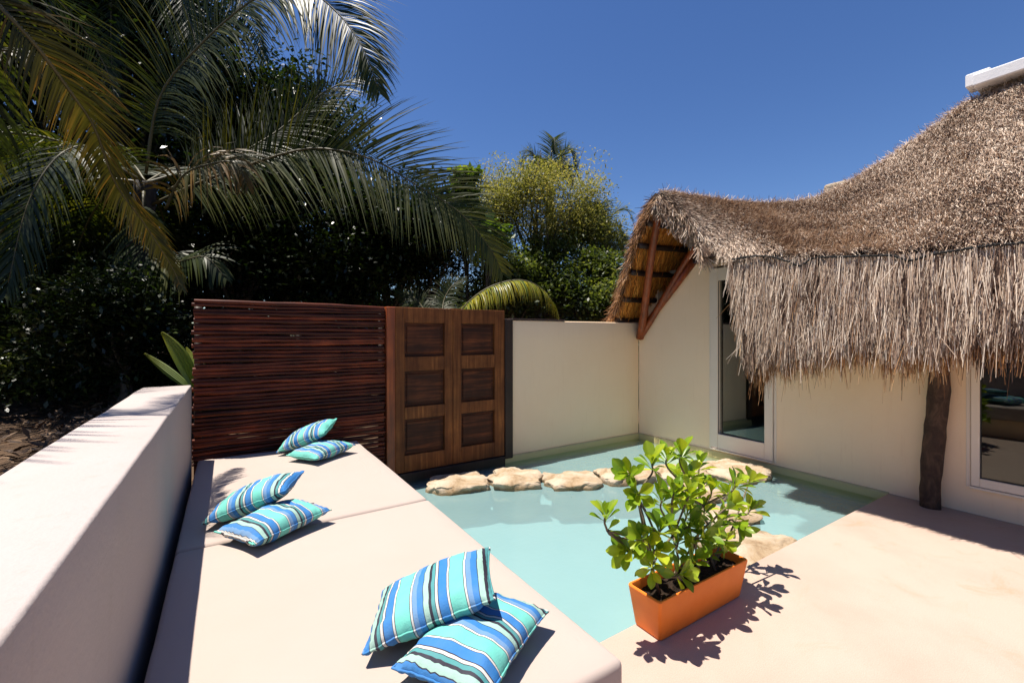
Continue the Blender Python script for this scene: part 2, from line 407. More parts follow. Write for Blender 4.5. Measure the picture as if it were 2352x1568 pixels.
def scatter_quads(P, L, W, up=.3, curl=.2):
    """flat pointed leaves at points P: 4 verts each, random heading"""
    n = len(P)
    d = NR.normal(size=(n, 3)); d[:, 2] *= up; d /= np.linalg.norm(d, axis=1)[:, None]
    a = NR.normal(size=(n, 3)); a[:, 2] *= up; s = np.cross(d, np.array([0, 0, 1.]) + .35 * a); s /= np.linalg.norm(s, axis=1)[:, None]
    nn = np.cross(s, d)
    L = L[:, None]; W = W[:, None]
    V = np.stack([P, P + d * L * .5 + s * W * .5 + nn * L * curl * .3, P + d * L, P + d * L * .5 - s * W * .5 + nn * L * curl * .3], 1).reshape(-1, 3)
    F = np.arange(n * 4).reshape(n, 4)
    return V, F
n = 5000
P = np.stack([-.64 - NR.random(n) ** 2 * 3, NR.random(n) * 11 + 1, np.zeros(n)], 1); P[:, 2] = .54 + .25 * np.clip(1 - np.abs(P[:, 0] + .6) / 1.2, 0, 1)
P[:, 2] += NR.random(n) * .07
V, F = scatter_quads(P, NR.uniform(.06, .16, n), NR.uniform(.015, .05, n), .35)
tag(mk('leaf_litter', V, F, M['litter'], attrs={'tint': np.repeat(NR.random(n), 4)}), 'dry brown leaf litter on the earth behind the low white wall', 'leaf litter', kind='stuff')

# ------------------------------------------------------------------ walls
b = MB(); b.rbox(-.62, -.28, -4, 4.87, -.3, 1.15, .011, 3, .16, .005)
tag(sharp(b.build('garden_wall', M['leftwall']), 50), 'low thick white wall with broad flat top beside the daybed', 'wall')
bw = thing('courtyard_wall', 'cream plastered wall between wooden gate and thatched house', 'wall', (4.3, 4.9, 0))
b = MB(); b.rbox(3.15, 5.598, 4.9, 5.1, -.02, 1.79, .012, 2, .3, .003); sharp(b.build('wall_body', M['wall'], bw), 50)
b = MB(); b.rbox(3.15, 4.05, 4.885, 5.11, 1.792, 1.812, .004, 1); b.build('coping', M['darkwood'], bw)
b = MB(); b.box(3.15, 5.596, 4.886, 4.899, -.3, .012); b.build('plinth', M['plinth'], bw)

# ------------------------------------------------------------------ stick fence
fx0, fx1 = -.27, 1.47
fe = thing('stick_fence', 'dark red fence of stacked horizontal sticks behind the daybed', 'fence', (.6, 4.93, 0))
b = MB(); z = .05; k = 0
while z < 1.90:
    r = R.uniform(.015, .022); z += r * .95
    pts = []; rad = []
    ph = R.random() * 50; amp = R.uniform(.005, .015); tilt = R.uniform(-.02, .02)
    for q in range(26):
        f = q / 25; x = fx0 + (fx1 - fx0) * f + (R.uniform(-.012, .012) if q in (0, 25) else 0)
        pts.append((x, 4.92 + noise.noise(Vector((f * 5, ph, 0))) * .014, z + tilt * (f - .5) + noise.noise(Vector((f * 4, ph, 9))) * amp))
        rad.append(r * (1 + .42 * noise.noise(Vector((f * 7, ph, 4)))))
    b.tube(pts, rad, 8); z += r * .95; k += 1
sharp(b.build('sticks', M['stick'], fe), 60)
b = MB()
for x in (fx0 + .03, .6, fx1 - .03): b.tube([(x, 4.975, 0), (x + .005, 4.975, 1.86)], .03, 8)
b.build('post', M['darkwood'], fe, True)

# ------------------------------------------------------------------ wooden gate
ga = thing('wooden_gate', 'weathered brown double wooden gate with six panels beside stick fence', 'gate', (2.3, 4.92, 0))
b = MB(); b.rbox(1.475, 1.572, 4.86, 5.0, -.02, 1.91, .006, 1); b.build('jamb', M['redwood'], ga)
b = MB(); b.rbox(3.028, 3.147, 4.865, 5.0, -.02, 1.80, .006, 1); b.build('jamb', M['darkwood'], ga)
b = MB(); b.rbox(1.574, 3.026, 4.86, 5.0, -.35, .02, .006, 1); b.build('threshold', M['darkwood'], ga)
pz = [(.22, .63), (.77, 1.18), (1.345, 1.735)]
for (xa, xb, pa, pb) in ((1.576, 2.285, 1.685, 2.18), (2.289, 3.022, 2.40, 2.875)):
    b = MB(); y0, y1 = 4.878, 4.935
    b.rbox(xa, pa, y0, y1, .03, 1.91, .004, 1); b.rbox(pb, xb, y0, y1, .03, 1.91, .004, 1)
    zs = [.03] + [q for p in pz for q in p] + [1.91]
    for q in range(0, len(zs), 2): b.rbox(pa + .0005, pb - .0005, y0 + .002, y1 - .002, zs[q], zs[q + 1], .004, 1)
    lf = b.build('door_leaf', M['gate'], ga)
    for (za, zb) in pz:
        bb = MB(); bb.rbox(pa + .002, pb - .002, 4.918, 4.93, za + .001, zb - .001, .002, 1)
        bb.rbox(pa + .035, pb - .035, 4.909, 4.9175, za + .035, zb - .035, .006, 1)
        bb.build('door_panel', M['panel'], lf)

# ------------------------------------------------------------------ daybed platform, mattresses
b = MB(); b.rbox(-.20, 1.09, 1.10, 4.82, 0, .275, .01, 1)
tag(b.build('daybed_platform', M['wall']), 'built-in plastered platform carrying the two cream mattresses', 'platform')
def mattress(x0, x1, y0, y1, label):
    z0, z1, r = .277, .478, .024
    o = thing('mattress', label, 'mattress', ((x0 + x1) / 2, (y0 + y1) / 2, z0), 'mattresses on the daybed')
    b = MB(); b.rbox(x0, x1, y0, y1, z0, z1, r, 3, .09, .004, 0, .010)
    sharp(b.build('cushion', M['mattress'], o), 60)
    b = MB()
    for zz in (z0 + .009,):
        pts = []
        q = .009
        for (px, py) in ((x0 + q, y0 + q), (x1 - q, y0 + q), (x1 - q, y1 - q), (x0 + q, y1 - q), (x0 + q, y0 + q)): pts.append((px, py))
        for a, c in zip(pts[:-1], pts[1:]):
            seg = [(a[0] + (c[0] - a[0]) * f, a[1] + (c[1] - a[1]) * f, zz + .003 * noise.noise(Vector((a[0] + f * 9, a[1] + f * 4, zz)))) for f in np.linspace(0, 1, 24)]
            b.tube(seg, .0065, 6)
    b.build('piping', M['mattress'], o, True)
mattress(-.235, 1.150, 1.07, 2.845, 'nearer cream mattress carrying the large front pillow pair')
mattress(-.235, 1.150, 2.857, 4.83, 'farther cream mattress against the stick fence, carrying four striped pillows')

# ------------------------------------------------------------------ pillows
C = dict(mint=lin(150, 184, 172), dark=lin(40, 34, 48), teal=lin(74, 140, 142), white=lin(198, 196, 190), blue=lin(50, 116, 178),
         turq=lin(104, 188, 174), steel=lin(100, 138, 178))
STR = [('dark', .05), ('teal', .06), ('dark', .012), ('white', .045), ('dark', .015), ('blue', .155), ('dark', .010), ('white', .030), ('dark', .010), ('turq', .265),
       ('dark', .010), ('white', .030), ('dark', .010), ('steel', .085), ('blue', .105), ('dark', .012), ('mint', .091)]
def pillow_mat(shift, period=.2):
    t = NT('striped_canvas'); a = t.n('ShaderNodeAttribute'); a.attribute_name = 'along'
    m1 = t.n('ShaderNodeMath', operation='MULTIPLY_ADD'); m1.inputs[1].default_value = 1 / period; m1.inputs[2].default_value = shift
    t.l(a.outputs['Fac'], m1.inputs[0])
    m2 = t.n('ShaderNodeMath', operation='FRACT'); t.l(m1.outputs[0], m2.inputs[0])
    st = []; p = 0
    for nm, w in STR: st.append((p, C[nm])); p += w
    c = t.ramp(m2.outputs[0], st, 'CONSTANT')
    v = t.coord(); c = t.mix(t.ramp(t.noise(v, 9, 5), [(.35, (0, 0, 0, 1)), (.8, (.16, .16, .16, 1))]), c, (.3, .32, .36, 1))
    t.set(Base_Color=c, Roughness=.8); t.b.inputs['Specular IOR Level'].default_value = .2
    t.bump(t.mix(.3, t.noise(v, 14, 5), t.noise(v, 160, 3)), .35, .012)
    return t.m
def pillow(label, cen, ax, ay, L, W, T, shift, seed, flop=0):
    """ax long axis (stripes run across it), ay short axis"""
    ax = Vector(ax).normalized(); ay = Vector(ay); ay = (ay - ax * ay.dot(ax)).normalized(); az = ax.cross(ay)
    if az.z < 0: az = -az
    cen = Vector(cen); nu, nv = 44, 32
    def pt(u, v, sgn):
        cu = 1 - abs(u) ** 2.6; cv = 1 - abs(v) ** 2.6
        h = T * .5 * (max(cu, 0) ** .55) * (max(cv, 0) ** .55)
        eu = 1 - .075 * (1 - v * v) * 0 - .06 * (1 - abs(u)) * 0
        x = u * L * .5 * (1 - .055 * (1 - v * v) * abs(u) ** 3)
        y = v * W * .5 * (1 - .075 * (1 - u * u) * abs(v) ** 3)
        e = max(abs(u), abs(v))
        w = noise.noise(Vector((u * 2.2, v * 2.2, seed + sgn))) * .010 + noise.noise(Vector((u * 6, v * 6, seed * 2 + sgn))) * .004
        w += .005 * math.sin(u * 38 + seed + 5 * noise.noise(Vector((u * 2, v, seed)))) * max(0, abs(v) - .72) * 3.2
        w += .005 * math.sin(v * 30 + seed + 5 * noise.noise(Vector((u, v * 2, seed)))) * max(0, abs(u) - .75) * 3.2
        z = sgn * h + w * (1 if e < .999 else .3)
        z += .006 * noise.noise(Vector((u * 3, v * 3, seed + 31)))
        z += -flop * (u * u) - flop * .4 * v * v
        return cen + ax * x + ay * y + az * z, x
    V = []; F = []; al = []
    for sgn in (1, -1):
        base = len(V)
        for j in range(nv + 1):
            for k in range(nu + 1):
                u = math.sin((2 * k / nu - 1) * math.pi / 2); v = math.sin((2 * j / nv - 1) * math.pi / 2)
                p, x = pt(u, v, sgn); V.append(p); al.append(x + L * .5)
        for j in range(nv):
            for k in range(nu):
                q = (base + j * (nu + 1) + k, base + j * (nu + 1) + k + 1, base + (j + 1) * (nu + 1) + k + 1, base + (j + 1) * (nu + 1) + k)
                F.append(q if sgn > 0 else q[::-1])
    m = pillow_mat(shift)
    o = thing('pillow', label, 'pillow', tuple(cen - az * T * .5), 'striped pillows on the daybed')
    mk('cover', V, F, m, o, True, {'along': al})
    # seam welt
    ring = [(u, -1) for u in np.linspace(-1, 1, 40)] + [(1, v) for v in np.linspace(-1, 1, 30)][1:] + [(u, 1) for u in np.linspace(1, -1, 40)][1:] + [(-1, v) for v in np.linspace(1, -1, 30)][1:]
    bb = MB(); pts = []; a2 = []
    for u, v in ring:
        p, x = pt(u, v, 0); pts.append(p); a2 += [x + L * .5] * 6
    bb.tube(pts, .0045, 6, cap=False)
    mk('seam', bb.v, bb.f, m, o, True, {'along': a2})
    return o
MT = .486
def pair(lean, flat, labs, seed, sh, da=0, lift=0):
    L1, R1, R2 = [np.array(q) for q in lean]
    ax = R1 - L1; ay = R2 - R1
    c = (L1 + R2) / 2
    pillow(labs[0], c, ax, ay, .47, .36, .15, sh[0], seed)
    an = math.radians(30 + da)
    pillow(labs[1], (flat[0], flat[1], MT + .066), (math.cos(an), math.sin(an), .02), (-math.sin(an), math.cos(an), -.02), .47, .34, .135, sh[1], seed + 7)
pair([(.361, 1.527, .525), (.761, 1.323, .685), (.95, 1.61, .70)], (.725, 1.352),
     ('turquoise and blue striped pillow leaning on another, nearest to the camera', 'striped pillow lying flat at the bottom of the photo, nearest of all'), 3, (.78, .80))
pair([(-.134, 3.055, .525), (.250, 2.885, .68), (.425, 3.185, .70)], (.225, 2.815),
     ('striped pillow with black corner, leaning beside the low white wall in the middle pair', 'striped pillow lying flat in the middle pair, over the mattress seam'), 15, (.97, .62))
pair([(.375, 4.55, .525), (.735, 4.31, .70), (.90, 4.64, .76)], (.715, 4.30),
     ('striped pillow leaning upward in front of the stick fence', 'striped pillow with turquoise end lying flat at the far end of daybed'), 28, (.30, .46), 5)

# ------------------------------------------------------------------ stepping stones
def stone(label, x, y, rx, ry, rot, seed, top=.035, pts=9, name='stepping_stone'):
    bm = bmesh.new(); bmesh.ops.create_icosphere(bm, subdivisions=5, radius=1)
    rr = random.Random(seed); ca, sa = math.cos(rot), math.sin(rot)
    V = []
    for v in bm.verts:
        p = v.co.copy(); an = math.atan2(p.y, p.x)
        sq = 1 / max(abs(math.cos(an)), abs(math.sin(an))) ** .55
        o = 1 + .27 * noise.noise(Vector((math.cos(an) * 1.4, math.sin(an) * 1.4, seed))) + .07 * noise.noise(Vector((math.cos(an) * 4, math.sin(an) * 4, seed)))
        h = math.sqrt(p.x ** 2 + p.y ** 2)
        hr = (1 - (1 - min(1, h)) ** 2.2)
        q = Vector((math.cos(an) * hr * sq * o * rx, math.sin(an) * hr * sq * o * ry, 0))
        zt = (abs(p.z) ** .35) * (1 if p.z > 0 else -1)
        z = zt * .115 + .026 * noise.noise(q * 5 + Vector((0, 0, seed))) * (1 if p.z > 0 else .3) + .014 * noise.noise(q * 17 + Vector((0, 0, seed))) + .006 * noise.noise(q * 45)
        q += noise.noise_vector(q * 7 + Vector((0, 0, p.z * 2 + seed))) * .034 + noise.noise_vector(q * 22 + Vector((0, 0, p.z * 4))) * .010
        V.append((x + q.x * ca - q.y * sa, y + q.x * sa + q.y * ca, top - .135 + z))
    F = [tuple(v.index for v in f.verts) for f in bm.faces]; bm.free()
    # legs of the slab reach the floor: a rough foot under the slab
    bb = MB(); bb.add(V, F)
    bb.tube([(x, y, zf - .01), (x, y, -.3), (x, y, top - .12)], [min(rx, ry) * .98, min(rx, ry) * .96, min(rx, ry) * .8], 14, jit=.2)
    o = bb.build(name, M['stone'], smooth=True, org=(x, y, zf))
    tag(o, label, 'stone', 'stepping stones in the pool'); return o
stone('grooved brown stepping stone nearest the wooden gate', 2.14, 4.40, .33, .24, -.25, 1)
stone('pale square stepping stone, second from the wooden gate', 2.73, 4.17, .29, .27, -.5, 2)
stone('low cream stepping stone in the water, third from the gate', 3.27, 3.83, .33, .25, -.35, 3, .015)
stone('cream stepping stone partly behind the top leaves of the plant', 3.86, 3.60, .31, .25, -.4, 4)
stone('stepping stone hidden mostly behind the potted plant, toward the house door', 4.42, 3.25, .30, .27, -.5, 5)
stone('broad half shaded stone slab in front of the glass door', 5.12, 3.05, .40, .33, 1.2, 6, .03)
stone('stepping stone behind the right leaves of the plant', 4.08, 2.80, .28, .24, -.3, 8, .015)
stone('stepping stone seen through the plant before the deck slab', 3.80, 2.33, .27, .22, -.3, 9, .015)
stone('large pale stone slab touching the deck edge right of planter', 3.42, 1.90, .40, .24, .0, 10, .012)

# ------------------------------------------------------------------ planter and plant
pl = thing('planter', 'orange terracotta trough planter standing on the deck at pool edge', 'planter', (2.26, 1.59, 0))
b = MB()
def ring(x0, x1, y0, y1, z, r=.018, n=4):
    out = []
    for cx, cy, a0 in ((x1 - r, y0 + r, -90), (x1 - r, y1 - r, 0), (x0 + r, y1 - r, 90), (x0 + r, y0 + r, 180)):
        for k in range(n + 1):
            a = math.radians(a0 + 90 * k / n); out.append((cx + r * math.cos(a), cy + r * math.sin(a), z))
    return out
rings = [ring(1.893, 2.627, 1.513, 1.683, .003), ring(1.887, 2.633, 1.508, 1.685, .012), ring(1.848, 2.667, 1.478, 1.700, .226), ring(1.851, 2.664, 1.481, 1.697, .232),
         ring(1.860, 2.655, 1.490, 1.688, .232), ring(1.863, 2.652, 1.493, 1.685, .226), ring(1.872, 2.643, 1.502, 1.680, .14)]
m = len(rings[0]); V = [p for r in rings for p in r]; F = []
for k in range(len(rings) - 1):
    for j in range(m): F.append((k * m + j, k * m + (j + 1) % m, (k + 1) * m + (j + 1) % m, (k + 1) * m + j))
F.append(tuple(range(m - 1, -1, -1))); b.add(V, F)
sharp(b.build('trough', M['pot'], pl), 35)
V = []; F = []
nx, ny = 44, 14
for j in range(ny):
    for k in range(nx):
        x = 1.866 + .783 * k / (nx - 1); y = 1.497 + .186 * j / (ny - 1)
        V.append((x, y, .185 + .022 * noise.noise(Vector((x * 9, y * 9, 0))) + .014 * noise.noise(Vector((x * 40, y * 40, 0)))))
for j in range(ny - 1):
    for k in range(nx - 1): F.append((j * nx + k, j * nx + k + 1, (j + 1) * nx + k + 1, (j + 1) * nx + k))
tag(mk('soil', V, F, M['soil'], pl), 'dark soil filling the planter')

plant = thing('potted_shrub', 'leafy green shrub with rosettes of rounded leaves growing in orange planter', 'plant', (2.25, 1.59, .18))
LV = []; LT = []; LF = []
def add_leaf(base, d, up, L, W, tint, curl):
    """obovate leaf: 7 rows x 3 columns"""
    d = Vector(d).normalized(); up = Vector(up); s = d.cross(up)
    if s.length < 1e-3: s = d.cross(Vector((1, 0, .3)))
    s.normalize(); nrm = s.cross(d)
    base = Vector(base); b0 = len(LV); rows = 9
    prof = [.10, .13, .24, .46, .74, .96, 1.0, .78, .16]
    p = base.copy(); dd = d.copy()
    for k in range(rows):
        f = k / (rows - 1); w = W * .5 * prof[k]
        for sg in (-1, -.5, 0, .5, 1):
            LV.append(p + s * sg * w + nrm * (abs(sg) ** 1.5 * w * .38)); LT.append(min(1, max(0, tint + (.10 if sg == 0 else 0) + f * .06)))
        dd = (dd + nrm * (-curl / rows)).normalized(); p = p + dd * L / (rows - 1)
    for k in range(rows - 1):
        for q in range(4): LF.append((b0 + k * 5 + q, b0 + k * 5 + q + 1, b0 + (k + 1) * 5 + q + 1, b0 + (k + 1) * 5 + q))
stems = MB(); STEMS = []
def rosette(tip, axis, n, L, spread=(.14, .92), tint=.45):
    axis = Vector(axis).normalized(); a = axis.orthogonal().normalized(); c = axis.cross(a)
    ph = R.random() * 6.28
    for k in range(n):
        f = k / max(1, n - 1); an = ph + k * 2.39996
        tl = spread[0] + (spread[1] - spread[0]) * (1 - f) + R.uniform(-.12, .12)
        rad = a * math.cos(an) + c * math.sin(an)
        d = axis * math.cos(tl) + rad * math.sin(tl)
        LL = L * R.uniform(.75, 1.12) * (.68 if f > .8 else 1)
        add_leaf(Vector(tip) - axis * .045 * (1 - f), d, axis - rad * .2, LL, LL * R.uniform(.40, .50), tint + R.uniform(-.33, .33), R.uniform(.1, .9))
def z7(x, y): return ((1000 + x / 2.352) * .91875, (1050 + y / 2.352) * .91875)
import random as _r
CL = [  # rosette centres read in the close-up; row depth Y; leaf count; axis tilt
    (1480, 250, 1.62, 9, (-.2, -.1, 1)), (1570, 215, 1.72, 8, (0, 0, 1)), (1655, 200, 1.66, 9, (.1, -.1, 1)), (1760, 265, 1.75, 9, (.3, .1, 1)),
    (1345, 320, 1.60, 8, (-.9, -.2, .6)), (1390, 435, 1.55, 8, (-.8, -.4, .3)), (1205, 555, 1.62, 8, (-.15, -.1, 1)),
    (1700, 440, 1.55, 9, (0, -.4, 1)), (1835, 400, 1.66, 8, (.2, -.1, 1)), (2060, 345, 1.63, 10, (.7, 0, .9)), (1975, 370, 1.58, 8, (.3, -.3, .9)),
    (1940, 500, 1.50, 9, (.4, -.5, .6)), (2065, 520, 1.63, 9, (.8, -.1, .5)), (1540, 470, 1.66, 8, (-.2, -.3, .9)), (1530, 640, 1.50, 9, (-.1, -.4, 1)),
    (1420, 690, 1.54, 8, (-.6, -.4, .6)), (1335, 770, 1.58, 9, (-.8, -.2, .4)), (1640, 700, 1.60, 8, (.1, -.2, .9)), (1705, 620, 1.56, 8, (-.1, -.6, .5)),
    (1830, 640, 1.52, 9, (.1, -.8, .1)), (1890, 710, 1.56, 8, (.2, -.7, -.3)), (1990, 620, 1.56, 8, (.5, -.4, -.5)),
    (1480, 880, 1.54, 6, (-.6, -.6, .1)), (1655, 905, 1.44, 10, (0, -.8, .5)), (1720, 820, 1.50, 8, (.2, -.5, .8)),
    (1790, 520, 1.68, 8, (0, 0, 1)), (1880, 590, 1.62, 8, (.3, -.2, .7)), (1590, 560, 1.72, 8, (0, 0, 1)), (1450, 800, 1.66, 6, (-.4, .2, .8)), (1640, 330, 1.8, 8, (0, .3, 1)),
    (1690, 540, 1.62, 9, (0, -.3, 1)), (1610, 430, 1.58, 9, (-.1, -.3, 1)), (1820, 760, 1.60, 7, (.1, -.2, 1)), (1700, 330, 1.6, 9, (0, -.3, 1)), (1500, 760, 1.5, 7, (-.3, -.6, .6)), (1770, 690, 1.5, 8, (.1, -.7, .4)),
    (1930, 440, 1.75, 8, (.3, .3, 1)), (1760, 380, 1.7, 8, (.1, .0, 1))]
_r.Random(5).shuffle(CL)
roots = [(1.98, 1.59), (2.06, 1.57), (2.16, 1.60), (2.26, 1.58), (2.36, 1.61), (2.45, 1.58), (2.52, 1.60)]
for (zx, zy, Y, n, axis) in CL:
    dx, dy = z7(zx, zy); tip = pY(dx, dy, Y)
    A = Vector(axis).normalized(); tipv = Vector(tip)
    rosette(tipv, A, n + 1, .126)
    rt = min(roots, key=lambda q: abs(q[0] - (tip[0] * .75 + 2.22 * .25)))
    s0 = Vector((rt[0] + R.uniform(-.02, .02), rt[1] + R.uniform(-.02, .02), .18))
    mid = s0.lerp(tipv, .5) + Vector((R.uniform(-.03, .03), R.uniform(-.02, .02), .0)) - A * .07
    if zx == 1205: s0 = Vector(pY(*z7(1500, 690), 1.6)); mid = Vector(pY(*z7(1270, 690), 1.62))
    if len(STEMS) > 6 and zx != 1205:
        near = min(STEMS, key=lambda q: (q[-1] - np.array(tipv)).dot(q[-1] - np.array(tipv)))
        s0 = Vector(near[6]); mid = s0.lerp(tipv, .5) - A * .02
    pts = catmull([s0, mid, tipv - A * .06, tipv], 12)
    if len(STEMS) < 7 or zx == 1205: STEMS.append(pts)
    stems.tube(pts, list(np.linspace(.0075, .0045, 12)), 6)
    # a few side leaves down the stem
    for q in range(R.randint(1, 3)):
        k = R.randint(6, 10); d = Vector((R.uniform(-1, 1), R.uniform(-1, .6), R.uniform(-.2, .8)))
        add_leaf(pts[k], d, (0, 0, 1), R.uniform(.07, .11), R.uniform(.03, .05), R.uniform(.2, 1.0), R.uniform(.2, 1))
mk('leaves', LV, LF, M['leaf_pot'], plant, True, {'tint': LT})
stems.build('stems', M['stem'], plant, True)

# ------------------------------------------------------------------ thatched house
ho = thing('thatched_house', 'cream house with big shaggy thatched roof and glass doors beside the pool', 'house', (5.6, 1.5, 0))
WX0, WX1 = 5.6, 5.82
def yz(w, ya, yb, za, zb): w.box(WX0, WX1, ya, yb, za, zb)
D1 = (2.764, 3.651, .035, 2.53); W2 = (-.35, 1.128, .234, 2.53)
w = MB()
yz(w, D1[1], 4.897, -.05, 1.60)
w.add([(x, y, z) for x in (WX0, WX1) for (y, z) in ((D1[1], 1.60), (4.897, 1.60), (3.93, 2.62), (D1[1], 2.62))],
      [(0, 3, 2, 1), (4, 5, 6, 7), (1, 2, 6, 5), (2, 3, 7, 6), (0, 4, 7, 3), (0, 1, 5, 4)])
yz(w, D1[0], D1[1], -.05, D1[2]); yz(w, D1[0], D1[1], D1[3], 2.62)
yz(w, W2[1], D1[0], -.05, 2.62)
yz(w, W2[0], W2[1], -.05, W2[2]); yz(w, W2[0], W2[1], W2[3], 2.62); yz(w, -6, W2[0], -.05, 2.62)
w.box(5.82, 10.5, 4.70, 4.895, -.05, 2.4); w.box(10.3, 10.5, -6, 4.70, -.05, 2.6); w.box(5.82, 10.3, -6, -5.8, -.05, 2.6)
w.build('wall', M['wall'], ho)
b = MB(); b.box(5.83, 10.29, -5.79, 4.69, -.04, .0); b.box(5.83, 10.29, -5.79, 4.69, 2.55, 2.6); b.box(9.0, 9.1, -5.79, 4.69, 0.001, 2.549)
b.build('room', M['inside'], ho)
b = MB(); b.box(5.586, 5.599, PY0 - .0, 4.885, -.3, .012); b.build('plinth', M['plinth'], ho)
def glazed(name, ya, yb, za, zb, fw, bottom, skew=0.0):
    f = MB(); x0, x1 = 5.575, 5.66
    g = .012
    f.rbox(x0 + .02, x1, ya, ya + .03, za, zb, .003, 1); f.rbox(x0 + .02, x1, yb - .03, yb, za, zb, .003, 1)          # outer casing
    f.rbox(x0, x1 - .02, ya + .034, ya + .034 + fw, za + .02, zb - .03, .004, 1); f.rbox(x0, x1 - .02, yb - .034 - fw, yb - .034, za + .02, zb - .03, .004, 1)
    f.rbox(x0, x1 - .02, ya + .0345 + fw, yb - .0345 - fw, za + .02, za + bottom, .004, 1)
    f.rbox(x0, x1 - .02, ya + .0345 + fw, yb - .0345 - fw, zb - .20, zb - .03, .004, 1)
    f.rbox(x0 - .02, x1 + .02, ya + .0305, yb - .0305, za - .002, za + .018, .003, 1)
    o = f.build(name, M['frame'], ho)
    q = MB(); A_, B_ = ya + .034 + fw - .004, yb - .034 - fw + .004; xs_ = (5.603, 5.603 + skew) if skew >= 0 else (5.603 - skew, 5.603)
    q.add([(x_ + t_, y_, z_) for z_ in (za + bottom - .004, zb - .196) for (x_, y_) in ((xs_[0], A_), (xs_[1], B_)) for t_ in (0, .008)], [(0, 1, 3, 2), (4, 6, 7, 5), (0, 4, 5, 1), (2, 3, 7, 6), (0, 2, 6, 4), (1, 5, 7, 3)])
    q.build('pane', M['glass'], o)
    r = MB(); A = ya + .0345 + fw; B = yb - .0345 - fw; Z0 = za + bottom; Z1 = zb - .20; e = .007
    for (y0, y1, z0, z1) in ((A, A + e, Z0, Z1), (B - e, B, Z0, Z1), (A + e, B - e, Z0, Z0 + e), (A + e, B - e, Z1 - e, Z1)): r.box(5.594, 5.602, y0, y1, z0, z1)
    r.build('gasket', M['rubber'], o)
    return o
glazed('glass_door', D1[0], D1[1], D1[2], D1[3], .10, .22, .034)
glazed('window', W2[0], W2[1], W2[2], W2[3], .055, .095, -.04)
# tree trunk post
pts = []; rad = []
for k in range(30):
    f = k / 29; z = 2.45 * f - .01
    pts.append((5.485 + .02 * math.sin(f * 5), 1.32 + .025 * math.sin(f * 7 + 1) - .03 * f, z)); rad.append(.078 * (1 - .16 * f) * (1 + .10 * noise.noise(Vector((0, f * 6, 2))) + (.10 * math.exp(-((f - .42) / .05) ** 2))))
b = MB(); b.tube(pts, rad, 22, jit=.13); b.build('post', M['postbark'], ho, True)
# roof surface: eave curve to top curve
EV = np.array([(4.72, 3.02, 2.50), (4.62, 2.743, 2.43), (4.6, 2.33, 2.39), (4.58, 2.06, 2.33), (4.58, 1.687, 2.29), (4.58, 1.30, 2.25), (4.58, .9, 2.23), (4.58, .5, 2.23), (4.58, -.2, 2.23), (4.58, -5.5, 2.23)])
TP = np.array([(4.66, 3.80, 3.44), (5.5, 3.80, 3.50), (6.6, 3.80, 3.60), (7.5, 3.72, 3.72), (8.0, 3.25, 3.80), (8.0, 2.65, 4.02), (8.0, 1.95, 4.36), (8.0, 1.5, 4.60), (8.0, .8, 4.66), (8.0, -5.5, 4.70)])
KS = np.array([.10, .08, .02, -.06, -.14, -.18, -.18, -.16, -.14, -.12])
ss = np.array([0, .6, 1.3, 2, 2.7, 3.4, 4.1, 4.8, 5.5, 10.8])
def smooth_lookup(A, s):
    A = np.asarray(A); s = np.clip(np.asarray(s, float), ss[0], ss[-1] - 1e-6)
    i = np.clip(np.searchsorted(ss, s, side='right') - 1, 0, len(ss) - 2)
    def tan(j):
        j0 = np.clip(j - 1, 0, len(ss) - 1); j1 = np.clip(j + 1, 0, len(ss) - 1)
        d = (ss[j1] - ss[j0]); r = (A[j1] - A[j0]); return r / (d[:, None] if A.ndim > 1 else d)
    h = ss[i + 1] - ss[i]; f = (s - ss[i]) / h
    a = A[i]; c = A[i + 1]; ta = tan(i); tb = tan(i + 1)
    e = (lambda q: q[:, None]) if A.ndim > 1 else (lambda q: q)
    return e(2 * f**3 - 3 * f**2 + 1) * a + e((f**3 - 2 * f**2 + f) * h) * ta + e(-2 * f**3 + 3 * f**2) * c + e((f**3 - f**2) * h) * tb
def roofP(s, t):
    E = smooth_lookup(EV, s); T = smooth_lookup(TP, s); k = smooth_lookup(KS, s)
    P = E * (1 - t)[:, None] + T * t[:, None]
    P[:, 2] += k * 4 * t * (1 - t)
    # soft scalloped lower edge
    P[:, 2] += .02 * np.sin(s * 9) * (1 - t) ** 3
    return P
def roofN(s, t):
    e = 1e-3
    a = roofP(s + e, t) - roofP(s - e, t); b_ = roofP(s, np.clip(t + e, 0, 1)) - roofP(s, np.clip(t - e, 0, 1))
    n_ = np.cross(b_, a); n_ /= np.linalg.norm(n_, axis=1)[:, None] + 1e-9
    n_[n_[:, 2] < 0] *= -1
    b_ /= np.linalg.norm(b_, axis=1)[:, None] + 1e-9
    return n_, b_
